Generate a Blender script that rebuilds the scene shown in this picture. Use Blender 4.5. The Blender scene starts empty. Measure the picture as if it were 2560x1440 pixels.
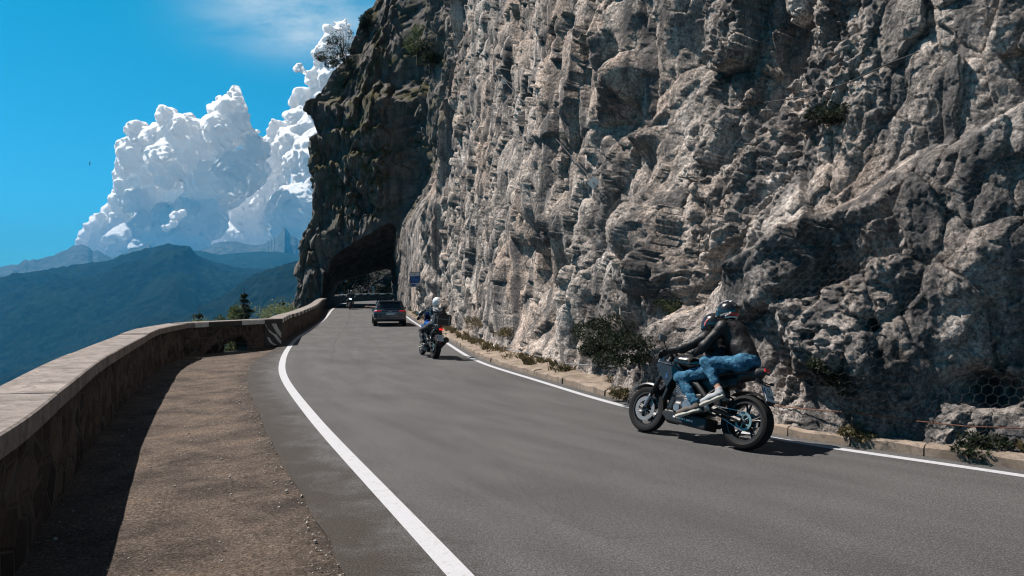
import bpy, bmesh, math, random
import numpy as np
from mathutils import Vector, Matrix, Euler
random.seed(7); rng = np.random.default_rng(7)
R = math.radians
# ---------------------------------------------------------------- camera, world, sun, exposure
scene = bpy.context.scene
COL = bpy.data.collections.new("place"); scene.collection.children.link(COL)
EYE, FOC, HOR = 1.75, 1862.0, 742.0          # eye height, focal length and horizon row in the 2560 px frame
cam_d = bpy.data.cameras.new("camera"); cam = bpy.data.objects.new("camera", cam_d); COL.objects.link(cam)
cam.location = (0, 0, EYE); cam.rotation_euler = (R(90), 0, 0)
cam_d.sensor_width = 36; cam_d.lens = FOC / 2560 * 36; cam_d.shift_y = (HOR - 720) / 2560
cam_d.clip_start = 0.05; cam_d.clip_end = 60000
scene.camera = cam
SUN = Vector((-0.53, 0.20, 0.82)).normalized()
sl = bpy.data.lights.new("sun", 'SUN'); sl.energy = 5.0; sl.angle = R(0.5); sl.color = (1.0, 0.93, 0.86)
so = bpy.data.objects.new("sun", sl); COL.objects.link(so)
so.rotation_euler = (-SUN).to_track_quat('-Z', 'Y').to_euler(); so.location = (-30, 20, 60)
scene.view_settings.view_transform = 'Standard'; scene.view_settings.look = 'None'
scene.view_settings.exposure = 0.85; scene.view_settings.gamma = 1.0
scene.render.engine = 'CYCLES'
cy = scene.cycles
cy.use_denoising = True; cy.max_bounces = 6; cy.diffuse_bounces = 3; cy.glossy_bounces = 3
cy.transmission_bounces = 4; cy.transparent_max_bounces = 8; cy.volume_bounces = 0
cy.sample_clamp_indirect = 4; cy.filter_width = 1.15; cy.denoising_prefilter = 'ACCURATE'

world = bpy.data.worlds.new("World"); scene.world = world; world.use_nodes = True
wn = world.node_tree; wn.nodes.clear()
def N(nt, t, **k):
    n = nt.nodes.new(t)
    for a, v in k.items():
        if a.startswith('i_'):
            key = a[2:]
            key = int(key) if key.isdigit() else key
            n.inputs[key].default_value = v
        else: setattr(n, a, v)
    return n
def ramp(nt, fac, stops, interp='LINEAR'):
    r = nt.nodes.new('ShaderNodeValToRGB'); r.color_ramp.interpolation = interp
    e = r.color_ramp.elements
    while len(e) < len(stops): e.new(0.5)
    for i, (p, c) in enumerate(stops):
        e[i].position = p
        e[i].color = (c, c, c, 1) if isinstance(c, (int, float)) else (c[0], c[1], c[2], 1)
    nt.links.new(fac, r.inputs[0]); return r
def mixc(nt, fac, a, b, mode='MIX'):
    m = nt.nodes.new('ShaderNodeMix'); m.data_type = 'RGBA'; m.blend_type = mode
    for s, v in ((0, fac), (6, a), (7, b)):
        if isinstance(v, (int, float)): m.inputs[s].default_value = v
        elif isinstance(v, tuple): m.inputs[s].default_value = (*v, 1)
        else: nt.links.new(v, m.inputs[s])
    return m.outputs[2]
def mth(nt, op, a, b=None, c=None, clamp=False):
    m = nt.nodes.new('ShaderNodeMath'); m.operation = op; m.use_clamp = clamp
    for s, v in enumerate((a, b, c)):
        if v is None: continue
        if isinstance(v, (int, float)): m.inputs[s].default_value = v
        else: nt.links.new(v, m.inputs[s])
    return m.outputs[0]
sky = N(wn, 'ShaderNodeTexSky', sky_type='NISHITA', sun_disc=False)
sky.sun_elevation = math.asin(SUN.z); sky.sun_rotation = math.atan2(SUN.x, SUN.y)
sky.altitude = 1700; sky.air_density = 1.0; sky.dust_density = 0.3; sky.ozone_density = 1.5
tc = N(wn, 'ShaderNodeTexCoord'); sep = N(wn, 'ShaderNodeSeparateXYZ'); wn.links.new(tc.outputs['Generated'], sep.inputs[0])
# strong cyan band low over the valley, unseen sky overhead darkened to cut fill light
tint = ramp(wn, sep.outputs['Z'], [(0.0, (0.16, 0.60, 0.86)), (0.12, (0.12, 0.86, 1.08)), (0.37, (0.01, 1.08, 1.12)), (0.50, (0.26, 0.25, 0.25))])
skyc = mixc(wn, 1.0, sky.outputs[0], tint.outputs[0], 'MULTIPLY')
# thin high veil of cloud, by direction
mp = N(wn, 'ShaderNodeMapping'); mp.inputs['Scale'].default_value = (3.0, 3.0, 7.0); mp.inputs['Location'].default_value = (1.3, 0.2, 0.4)
wn.links.new(tc.outputs['Generated'], mp.inputs[0])
nz = N(wn, 'ShaderNodeTexNoise', i_Scale=1.6, i_Detail=7.0, i_Roughness=0.62, i_Distortion=0.35); wn.links.new(mp.outputs[0], nz.inputs['Vector'])
dx = mth(wn, 'DIVIDE', sep.outputs['X'], sep.outputs['Y']); dz = mth(wn, 'DIVIDE', sep.outputs['Z'], sep.outputs['Y'])
def bump2(cx, cz, wx, wz):
    a = mth(wn, 'DIVIDE', mth(wn, 'SUBTRACT', dx, cx), wx); b = mth(wn, 'DIVIDE', mth(wn, 'SUBTRACT', dz, cz), wz)
    r2 = mth(wn, 'ADD', mth(wn, 'MULTIPLY', a, a), mth(wn, 'MULTIPLY', b, b))
    return mth(wn, 'POWER', 2.718, mth(wn, 'MULTIPLY', r2, -1.0))
veil = mth(wn, 'ADD', bump2(-0.30, 0.385, 0.10, 0.045), mth(wn, 'MULTIPLY', bump2(-0.22, 0.35, 0.10, 0.03), 0.7))
fr = mth(wn, 'GREATER_THAN', sep.outputs['Y'], 0.2)
nr = ramp(wn, nz.outputs['Fac'], [(0.33, 0.0), (0.60, 1.0)])
vm = mth(wn, 'MULTIPLY', mth(wn, 'MULTIPLY', veil, nr.outputs[0]), fr, clamp=True)
vm = mth(wn, 'MULTIPLY', vm, 1.0, clamp=True)
bg = N(wn, 'ShaderNodeBackground'); bg.inputs[1].default_value = 0.062
skyv = mixc(wn, vm, skyc, (5.2, 6.6, 7.6))
wn.links.new(skyv, bg.inputs[0])
wo = N(wn, 'ShaderNodeOutputWorld'); wn.links.new(bg.outputs[0], wo.inputs[0])

# ---------------------------------------------------------------- helpers
def px(u, v, d):                       # a spot of the place seen at column u, row v, standing d metres ahead
    return ((u - 1280) / FOC * d, d, EYE - (v - HOR) / FOC * d)
def tag(o, label=None, cat=None, group=None, kind=None):
    if label: o['label'] = label
    if cat: o['category'] = cat
    if group: o['group'] = group
    if kind: o['kind'] = kind
    return o
def thing(name, label, cat, loc=(0, 0, 0), rot=(0, 0, 0), group=None):
    o = bpy.data.objects.new(name, None); COL.objects.link(o); o.empty_display_size = 0.2
    o.location = loc; o.rotation_euler = rot
    return tag(o, label, cat, group)
def link(name, me, mat, parent=None, smooth=False):
    if mat is not None:
        for m in (mat if isinstance(mat, (list, tuple)) else [mat]): me.materials.append(m)
    if smooth: me.polygons.foreach_set('use_smooth', [True] * len(me.polygons))
    o = bpy.data.objects.new(name, me); COL.objects.link(o)
    if parent is not None: o.parent = parent
    return o
def mesh_np(name, V, F, uv=None):      # V (n,3), F (m,4) or (m,3) int
    me = bpy.data.meshes.new(name); V = np.asarray(V, np.float32); F = np.asarray(F, np.int32)
    k = F.shape[1]; me.vertices.add(len(V)); me.vertices.foreach_set('co', V.ravel())
    me.loops.add(F.size); me.loops.foreach_set('vertex_index', F.ravel())
    me.polygons.add(len(F)); me.polygons.foreach_set('loop_start', np.arange(0, F.size, k, dtype=np.int32))
    try: me.polygons.foreach_set('loop_total', np.full(len(F), k, np.int32))
    except Exception: pass
    me.update(calc_edges=True)
    if uv is not None:
        l = me.uv_layers.new(name='UVMap'); l.data.foreach_set('uv', np.asarray(uv, np.float32)[F.ravel()].ravel())
    return me
def grid_faces(nr, nc, flip=False):
    i = np.arange(nr - 1)[:, None] * nc + np.arange(nc - 1)[None, :]
    f = np.stack([i, i + 1, i + nc + 1, i + nc], -1).reshape(-1, 4)
    return f[:, ::-1] if flip else f
def spline(P, step=0.5):
    P = np.asarray(P, float); Q = np.vstack([2 * P[0] - P[1], P, 2 * P[-1] - P[-2]]); out = []
    for i in range(1, len(Q) - 2):
        p0, p1, p2, p3 = Q[i - 1], Q[i], Q[i + 1], Q[i + 2]
        t0 = 0; t1 = np.linalg.norm(p1 - p0) ** .5; t2 = t1 + np.linalg.norm(p2 - p1) ** .5; t3 = t2 + np.linalg.norm(p3 - p2) ** .5
        n = max(2, int(np.linalg.norm(p2 - p1) / step)); t = np.linspace(t1, t2, n, endpoint=False)[:, None]
        A1 = (t1 - t) / (t1 - t0) * p0 + (t - t0) / (t1 - t0) * p1; A2 = (t2 - t) / (t2 - t1) * p1 + (t - t1) / (t2 - t1) * p2
        A3 = (t3 - t) / (t3 - t2) * p2 + (t - t2) / (t3 - t2) * p3
        B1 = (t2 - t) / (t2 - t0) * A1 + (t - t0) / (t2 - t0) * A2; B2 = (t3 - t) / (t3 - t1) * A2 + (t - t1) / (t3 - t1) * A3
        out.append((t2 - t) / (t2 - t1) * B1 + (t - t1) / (t2 - t1) * B2)
    out.append(P[-1:]); return np.vstack(out)
def arclen(P): return np.concatenate([[0], np.cumsum(np.linalg.norm(np.diff(P, axis=0), axis=1))])
def resample(P, s): a = arclen(P); return np.stack([np.interp(s, a, P[:, k]) for k in range(P.shape[1])], -1)
def tang(P): T = np.gradient(P, axis=0); return T / np.linalg.norm(T, axis=1)[:, None]
def gz(y):                              # height of the road along the valley
    y = np.asarray(y, float); t = np.clip(y - 34, 0, None)
    return np.where(t < 6, t * t / 12 * .019, (t - 3) * .019)
# noise
def _h(ix, iy, iz, s):
    h = (ix.astype(np.uint32) * np.uint32(374761393)) ^ (iy.astype(np.uint32) * np.uint32(668265263)) ^ (iz.astype(np.uint32) * np.uint32(2246822519)) ^ np.uint32(s * 974711 + 13)
    h = (h ^ (h >> np.uint32(15))) * np.uint32(2246822519); h = (h ^ (h >> np.uint32(13))) * np.uint32(3266489917)
    return h ^ (h >> np.uint32(16))
def perlin(P, s=0):
    P = np.asarray(P, np.float32); I = np.floor(P); f = P - I; I = I.astype(np.int64); w = f * f * f * (f * (f * 6 - 15) + 10)
    r = 0
    for dx in (0, 1):
        for dy in (0, 1):
            for dz in (0, 1):
                h = _h(I[..., 0] + dx, I[..., 1] + dy, I[..., 2] + dz, s)
                gx = (h & np.uint32(1023)).astype(np.float32) / 511.5 - 1; gy = ((h >> np.uint32(10)) & np.uint32(1023)).astype(np.float32) / 511.5 - 1
                g3 = ((h >> np.uint32(20)) & np.uint32(1023)).astype(np.float32) / 511.5 - 1
                d = gx * (f[..., 0] - dx) + gy * (f[..., 1] - dy) + g3 * (f[..., 2] - dz)
                ww = (w[..., 0] if dx else 1 - w[..., 0]) * (w[..., 1] if dy else 1 - w[..., 1]) * (w[..., 2] if dz else 1 - w[..., 2])
                r = r + d * ww
    return r * 1.35
def fbm(P, sc, o=4, s=0, g=.5, ridge=False, fade=None):
    r = 0; a = 1.0; P = np.asarray(P, np.float32)
    for k in range(o):
        n = perlin(P / sc, s + k * 7)
        if ridge: n = 1 - 2 * np.abs(n) - .35
        if fade is not None: n = n * np.clip((sc / fade - 2.0) / 2.0, 0, 1)
        r = r + n * a; a *= g; sc *= .5
    return r
def worley(P, s=0):
    P = np.asarray(P, np.float32); I = np.floor(P).astype(np.int64); f1 = np.full(P.shape[:-1], 9., np.float32); f2 = f1.copy()
    for dx in (-1, 0, 1):
        for dy in (-1, 0, 1):
            for dz in (-1, 0, 1):
                X, Y, Z = I[..., 0] + dx, I[..., 1] + dy, I[..., 2] + dz; h = _h(X, Y, Z, s)
                ax = X + (h & np.uint32(1023)).astype(np.float32) / 1024; ay = Y + ((h >> np.uint32(10)) & np.uint32(1023)).astype(np.float32) / 1024
                az = Z + ((h >> np.uint32(20)) & np.uint32(1023)).astype(np.float32) / 1024
                d = ((ax - P[..., 0]) ** 2 + (ay - P[..., 1]) ** 2 + (az - P[..., 2]) ** 2).astype(np.float32)
                f2 = np.minimum(f2, np.maximum(d, f1)); f1 = np.minimum(f1, d)
    return np.sqrt(f1), np.sqrt(f2)
def facet(P, s=0):
    """broken planes: each cell of the rock has its own tilt; returns (height, closeness to a crack)"""
    P = np.asarray(P, np.float32); I = np.floor(P).astype(np.int64); f1 = np.full(P.shape[:-1], 9., np.float32); f2 = f1.copy(); hv = np.zeros_like(f1)
    for dx in (-1, 0, 1):
        for dy in (-1, 0, 1):
            for dz in (-1, 0, 1):
                X, Y, Z = I[..., 0] + dx, I[..., 1] + dy, I[..., 2] + dz; h = _h(X, Y, Z, s)
                a = [((h >> np.uint32(k)) & np.uint32(1023)).astype(np.float32) / 1024 for k in (0, 10, 20)]; h2 = h * np.uint32(2654435761); g = [((h2 >> np.uint32(k)) & np.uint32(1023)).astype(np.float32) / 511.5 - 1 for k in (2, 12, 22)]
                q = [P[..., 0] - X - a[0], P[..., 1] - Y - a[1], P[..., 2] - Z - a[2]]; d = q[0] ** 2 + q[1] ** 2 + q[2] ** 2
                w = d < f1; f2 = np.where(w, f1, np.minimum(f2, d)); f1 = np.where(w, d, f1); hv = np.where(w, g[0] * q[0] + g[1] * q[1] + g[2] * q[2] + .35 * g[0], hv)
    return hv, np.sqrt(f2) - np.sqrt(f1)
def sstep(a, b, x): t = np.clip((x - a) / (b - a), 0, 1); return t * t * (3 - 2 * t)
# implicit surfaces -> one continuous mesh
def smin(a, b, k):
    h = np.clip(.5 + .5 * (b - a) / k, 0, 1); return b + (a - b) * h - k * h * (1 - h)
def sd_cap(P, a, b, ra, rb):
    a = np.array(a, float); b = np.array(b, float); ab = b - a; L = max(ab @ ab, 1e-9)
    t = np.clip(((P - a) @ ab) / L, 0, 1); d = np.linalg.norm(P - a - t[..., None] * ab, axis=-1); return d - (ra + (rb - ra) * t)
def sd_ell(P, c, r, rot=None):
    q = P - np.array(c, float)
    if rot is not None: q = q @ np.array(rot)
    r = np.array(r, float); k0 = np.linalg.norm(q / r, axis=-1); k1 = np.linalg.norm(q / (r * r), axis=-1) + 1e-9
    return k0 * (k0 - 1) / k1
def sd_box(P, c, h, rot=None, rd=.02):
    q = P - np.array(c, float)
    if rot is not None: q = q @ np.array(rot)
    q = np.abs(q) - (np.array(h, float) - rd); return np.linalg.norm(np.maximum(q, 0), axis=-1) + np.minimum(q.max(-1), 0) - rd
def rotm(x=0, y=0, z=0): return np.array(Euler((R(x), R(y), R(z))).to_matrix())
def snets(f, lo, hi, h):
    lo = np.array(lo, float); hi = np.array(hi, float); n = np.ceil((hi - lo) / h).astype(int) + 1
    ax = [lo[i] + h * np.arange(n[i]) for i in range(3)]
    P = np.stack(np.meshgrid(*ax, indexing='ij'), -1); F = f(P); S = F < 0; nx, ny, nz = F.shape
    acc = np.zeros((nx - 1, ny - 1, nz - 1, 3), np.float32); cnt = np.zeros((nx - 1, ny - 1, nz - 1), np.float32)
    C = [(i, j, k) for i in (0, 1) for j in (0, 1) for k in (0, 1)]
    sl = lambda c: tuple(slice(c[d], F.shape[d] - 1 + c[d]) for d in range(3))
    for a in C:
        for d in range(3):
            if a[d]: continue
            b = list(a); b[d] = 1; b = tuple(b); Fa, Fb = F[sl(a)], F[sl(b)]; x = (S[sl(a)] != S[sl(b)])
            t = np.where(x, Fa / np.where(x, Fa - Fb, 1), 0)
            for e in range(3): acc[..., e] += np.where(x, a[e] + (t if e == d else 0), 0)
            cnt += x
    act = cnt > 0; idx = -np.ones(act.shape, int); idx[act] = np.arange(act.sum()); I = np.argwhere(act)
    V = lo + h * (I + acc[act] / cnt[act][:, None]); Q = []
    for d in range(3):
        e1, e2 = (d + 1) % 3, (d + 2) % 3
        s0 = [slice(1, -1)] * 3; s0[d] = slice(0, F.shape[d] - 1); s1 = list(s0); s1[d] = slice(1, F.shape[d])
        A, B = S[tuple(s0)], S[tuple(s1)]; w = np.argwhere(A != B)
        if not len(w): continue
        up = A[tuple(w.T)]; g = w.copy(); g[:, e1] += 1; g[:, e2] += 1
        def c(o1, o2): q = g.copy(); q[:, e1] -= o1; q[:, e2] -= o2; return idx[tuple(q.T)]
        f4 = np.stack([c(1, 1), c(0, 1), c(0, 0), c(1, 0)], -1); f4 = np.where(up[:, None], f4, f4[:, ::-1]); Q.append(f4)
    return V, np.vstack(Q)
def sdf_obj(name, prims, mat, parent=None, h=.012, k=.03, noise=0, nsc=.08, cut=None):
    """prims: ('c',a,b,ra,rb) ('e',c,r,rot) ('b',c,half,rot,round); unioned smoothly"""
    lo = np.full(3, 1e9); hi = -lo
    for p in prims:
        if p[0] == 'c':
            for q, r in ((p[1], p[3]), (p[2], p[4])): lo = np.minimum(lo, np.array(q) - r); hi = np.maximum(hi, np.array(q) + r)
        else:
            r = np.linalg.norm(p[2]) if (len(p) > 3 and p[3] is not None) else np.array(p[2]); lo = np.minimum(lo, np.array(p[1]) - r); hi = np.maximum(hi, np.array(p[1]) + r)
    lo -= 3 * h; hi += 3 * h
    def f(P):
        d = None
        for p in prims:
            if p[0] == 'c': e = sd_cap(P, *p[1:])
            elif p[0] == 'e': e = sd_ell(P, p[1], p[2], p[3] if len(p) > 3 else None)
            else: e = sd_box(P, p[1], p[2], p[3] if len(p) > 3 else None, p[4] if len(p) > 4 else .02)
            d = e if d is None else smin(d, e, k)
        if noise: d = d + noise * fbm(P * np.array([1, 1, 1.0]), nsc, 3, 5, ridge=True)
        if cut is not None: d = np.maximum(d, cut(P))
        return d
    V, F = snets(f, lo, hi, h)
    return link(name, mesh_np(name, V, F), mat, parent, True)
class MB:                              # collects solids into one mesh
    def __init__(s): s.V = []; s.F = []
    def add(s, V, F):
        o = len(s.V); s.V += [tuple(map(float, v)) for v in V]; s.F += [tuple(i + o for i in f) for f in F]; return s
    def box(s, c, h, rot=None, taper=(1, 1)):
        V = [];
        for z in (-1, 1):
            tx, ty = taper if z > 0 else (1, 1)
            for x, y in ((-1, -1), (1, -1), (1, 1), (-1, 1)): V.append(np.array((x * h[0] * tx, y * h[1] * ty, z * h[2])))
        if rot is not None: V = [np.array(rot) @ v for v in V]
        return s.add([v + np.array(c) for v in V], [(3, 2, 1, 0), (4, 5, 6, 7), (0, 1, 5, 4), (1, 2, 6, 5), (2, 3, 7, 6), (3, 0, 4, 7)])
    def tube(s, P, r, n=8, cap=True):
        P = [np.array(p, float) for p in P]; rr = r if isinstance(r, (list, tuple, np.ndarray)) else [r] * len(P); V = []; F = []
        for i, p in enumerate(P):
            t = P[min(i + 1, len(P) - 1)] - P[max(i - 1, 0)]; t /= np.linalg.norm(t) + 1e-9
            a = np.cross(t, (0, 0, 1) if abs(t[2]) < .9 else (1, 0, 0)); a /= np.linalg.norm(a); b = np.cross(t, a)
            for k in range(n): w = 2 * math.pi * k / n; V.append(p + rr[i] * (math.cos(w) * a + math.sin(w) * b))
        for i in range(len(P) - 1):
            for k in range(n): F.append((i * n + k, i * n + (k + 1) % n, (i + 1) * n + (k + 1) % n, (i + 1) * n + k))
        if cap: F += [tuple(range(n))[::-1], tuple((len(P) - 1) * n + k for k in range(n))]
        return s.add(V, F)
    def lathe(s, prof, c, axis='y', n=32):    # prof: (radius, along axis) closed ring
        V = []; F = []; m = len(prof)
        for k in range(n):
            w = 2 * math.pi * k / n
            for r, a in prof:
                q = {'y': (r * math.cos(w), a, r * math.sin(w)), 'z': (r * math.cos(w), r * math.sin(w), a), 'x': (a, r * math.cos(w), r * math.sin(w))}[axis]
                V.append(np.array(q) + np.array(c))
        for k in range(n):
            for j in range(m): F.append((k * m + j, k * m + (j + 1) % m, ((k + 1) % n) * m + (j + 1) % m, ((k + 1) % n) * m + j))
        return s.add(V, F)
    def prism(s, poly, a, b, axis='y'):       # outline in the two other axes, thick from a to b
        mk = {'y': lambda p, t: (p[0], t, p[1]), 'x': lambda p, t: (t, p[0], p[1]), 'z': lambda p, t: (p[0], p[1], t)}[axis]
        n = len(poly); return s.add([mk(p, a) for p in poly] + [mk(p, b) for p in poly],
            [tuple(range(n)), tuple(range(2 * n - 1, n - 1, -1))] + [(i + n, (i + 1) % n + n, (i + 1) % n, i) for i in range(n)])
    def obj(s, name, mat, parent=None, smooth=False, bevel=0):
        me = bpy.data.meshes.new(name); me.from_pydata(s.V, [], s.F); bm = bmesh.new(); bm.from_mesh(me)
        bmesh.ops.recalc_face_normals(bm, faces=bm.faces)
        if bevel: bmesh.ops.bevel(bm, geom=[e for e in bm.edges if e.calc_face_angle(0) > .5], offset=bevel, segments=2, affect='EDGES', clamp_overlap=True)
        if smooth:
            for e in bm.edges: e.smooth = e.calc_face_angle(3) < .7
        bm.to_mesh(me); bm.free()
        return link(name, me, mat, parent, smooth)
def text_obj(name, txt, size, mat, parent, loc, rot, ext=.002, align='CENTER'):
    c = bpy.data.curves.new(name, 'FONT'); c.body = txt; c.size = size; c.extrude = ext; c.align_x = align; c.align_y = 'CENTER'
    t = bpy.data.objects.new(name, c); COL.objects.link(t); dg = bpy.context.evaluated_depsgraph_get()
    me = bpy.data.meshes.new_from_object(t.evaluated_get(dg)); bpy.data.objects.remove(t); me.name = name
    o = link(name, me, mat, parent); o.location = loc; o.rotation_euler = rot; return o
# ---------------------------------------------------------------- materials
def newmat(name):
    m = bpy.data.materials.new(name); m.use_nodes = True; nt = m.node_tree
    return m, nt, nt.nodes['Principled BSDF']
def plain(name, col, rough=.5, metal=0, coat=0, var=.12, sc=30, bump=0, emis=None, spec=.5):
    m, nt, b = newmat(name); g = N(nt, 'ShaderNodeTexCoord')
    n = N(nt, 'ShaderNodeTexNoise', i_Scale=float(sc), i_Detail=4.0); nt.links.new(g.outputs['Object'], n.inputs['Vector'])
    c = ramp(nt, n.outputs['Fac'], [(.3, tuple(x * (1 - var) for x in col)), (.7, tuple(min(1, x * (1 + var)) for x in col))])
    nt.links.new(c.outputs[0], b.inputs['Base Color'])
    rr = ramp(nt, n.outputs['Fac'], [(.3, max(0, rough - .08)), (.7, min(1, rough + .08))]); nt.links.new(rr.outputs[0], b.inputs['Roughness'])
    b.inputs['Metallic'].default_value = metal; b.inputs['Coat Weight'].default_value = coat; b.inputs['Specular IOR Level'].default_value = spec
    if bump:
        bp = N(nt, 'ShaderNodeBump', i_Strength=bump, i_Distance=.01); nt.links.new(n.outputs['Fac'], bp.inputs['Height']); nt.links.new(bp.outputs[0], b.inputs['Normal'])
    if emis: b.inputs['Emission Color'].default_value = (*emis[0], 1); b.inputs['Emission Strength'].default_value = emis[1]
    return m
def mapn(nt, out, scale=(1, 1, 1), rot=(0, 0, 0)):
    g = N(nt, 'ShaderNodeTexCoord'); m = N(nt, 'ShaderNodeMapping'); m.inputs['Scale'].default_value = scale; m.inputs['Rotation'].default_value = rot
    nt.links.new(g.outputs[out], m.inputs[0]); return m.outputs[0]
def tnoise(nt, vec, sc, det=5, rough=.55, dist=0):
    n = N(nt, 'ShaderNodeTexNoise', i_Scale=float(sc), i_Detail=float(det), i_Roughness=rough, i_Distortion=float(dist)); nt.links.new(vec, n.inputs['Vector']); return n.outputs['Fac']
def tvor(nt, vec, sc, feat='F1', out='Distance'):
    n = N(nt, 'ShaderNodeTexVoronoi', feature=feat, i_Scale=float(sc)); nt.links.new(vec, n.inputs['Vector']); return n.outputs[out]
def bumpn(nt, h, st, dist, prev=None):
    b = N(nt, 'ShaderNodeBump', i_Strength=st, i_Distance=dist); nt.links.new(h, b.inputs['Height'])
    if prev is not None: nt.links.new(prev, b.inputs['Normal'])
    return b.outputs[0]
def mat_rock():
    m, nt, b = newmat('limestone'); v = mapn(nt, 'Object')
    big = tnoise(nt, v, .22, 5, .6, .6); mid = tnoise(nt, mapn(nt, 'Object', (1, 1, .45)), 1.1, 7, .65, .3); fine = tnoise(nt, v, 9, 9, .72, .2)
    c1 = ramp(nt, mid, [(.30, (.06, .058, .056)), (.40, (.22, .20, .186)), (.52, (.44, .385, .345)), (.68, (.62, .56, .515))])
    warm = ramp(nt, big, [(.45, 0.0), (.72, .55)])
    c = mixc(nt, warm.outputs[0], c1.outputs[0], (.50, .35, .26))
    fr = ramp(nt, fine, [(.30, (.42, .41, .40)), (.52, (1, 1, 1)), (.72, (1.30, 1.28, 1.25))])
    c = mixc(nt, 1.0, c, fr.outputs[0], 'MULTIPLY')
    vd = tvor(nt, v, 7.0, 'DISTANCE_TO_EDGE'); vr = ramp(nt, vd, [(0, .62), (.07, 1.0)]); c = mixc(nt, 1.0, c, vr.outputs[0], 'MULTIPLY')
    pit = ramp(nt, tnoise(nt, v, 3.6, 8, .78, .3), [(.36, 1.0), (.45, 0.0)]); c = mixc(nt, mth(nt, 'MULTIPLY', pit.outputs[0], .8), c, (.035, .033, .032)); spk = ramp(nt, tnoise(nt, v, 20, 4, .8), [(.38, .45), (.5, 1.0), (.62, 1.35)]); c = mixc(nt, 1.0, c, spk.outputs[0], 'MULTIPLY')
    # grey-black lichen streaks running down
    st = tnoise(nt, mapn(nt, 'Object', (1, 1, .12)), 1.7, 5, .6, .2); sr = ramp(nt, st, [(.47, 0.0), (.58, .8)]); c = mixc(nt, sr.outputs[0], c, (.07, .07, .073))
    # greyer weathered rock below the slanting ledge, its dimmer grazing light painted in too
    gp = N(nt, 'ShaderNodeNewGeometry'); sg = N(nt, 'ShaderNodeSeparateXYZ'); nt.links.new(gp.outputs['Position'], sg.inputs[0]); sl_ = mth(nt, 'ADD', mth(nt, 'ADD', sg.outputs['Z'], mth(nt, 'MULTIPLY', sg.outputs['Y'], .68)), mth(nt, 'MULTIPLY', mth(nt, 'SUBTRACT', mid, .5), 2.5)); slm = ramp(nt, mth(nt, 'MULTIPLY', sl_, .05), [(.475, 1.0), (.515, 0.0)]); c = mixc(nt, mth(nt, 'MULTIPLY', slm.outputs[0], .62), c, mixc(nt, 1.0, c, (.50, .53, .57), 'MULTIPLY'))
    # far headland: shade of its face painted into the rock, then moss and dry grass
    ge = N(nt, 'ShaderNodeNewGeometry'); se = N(nt, 'ShaderNodeSeparateXYZ'); nt.links.new(ge.outputs['Position'], se.inputs[0])
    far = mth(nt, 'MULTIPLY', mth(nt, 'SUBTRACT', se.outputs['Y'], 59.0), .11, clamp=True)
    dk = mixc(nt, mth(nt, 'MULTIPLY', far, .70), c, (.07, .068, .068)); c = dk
    mo = ramp(nt, tnoise(nt, v, .33, 6, .65, .4), [(.46, 0.0), (.56, 1.0)]); sn = N(nt, 'ShaderNodeSeparateXYZ'); nt.links.new(ge.outputs['Normal'], sn.inputs[0])
    upw = mth(nt, 'ADD', mth(nt, 'MULTIPLY', sn.outputs['Z'], 1.6), .55, clamp=True)
    hi = mth(nt, 'MULTIPLY', mth(nt, 'SUBTRACT', se.outputs['Z'], 4.0), .12, clamp=True)
    mm = mth(nt, 'MULTIPLY', mth(nt, 'MULTIPLY', mth(nt, 'MULTIPLY', far, mo.outputs[0]), upw), hi, clamp=True)
    gcol = ramp(nt, tnoise(nt, v, 4, 5, .6), [(.35, (.035, .034, .016)), (.65, (.10, .085, .042))])
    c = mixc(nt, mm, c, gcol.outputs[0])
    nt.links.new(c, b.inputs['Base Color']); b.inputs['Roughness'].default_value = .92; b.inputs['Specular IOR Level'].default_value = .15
    n1 = bumpn(nt, mid, .5, .25); n2 = bumpn(nt, fine, .9, .07, n1); n3 = bumpn(nt, vd, .6, .05, n2)
    n4 = bumpn(nt, tnoise(nt, v, 45, 4, .6), .6, .012, n3); nt.links.new(n4, b.inputs['Normal'])
    return m
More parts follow.
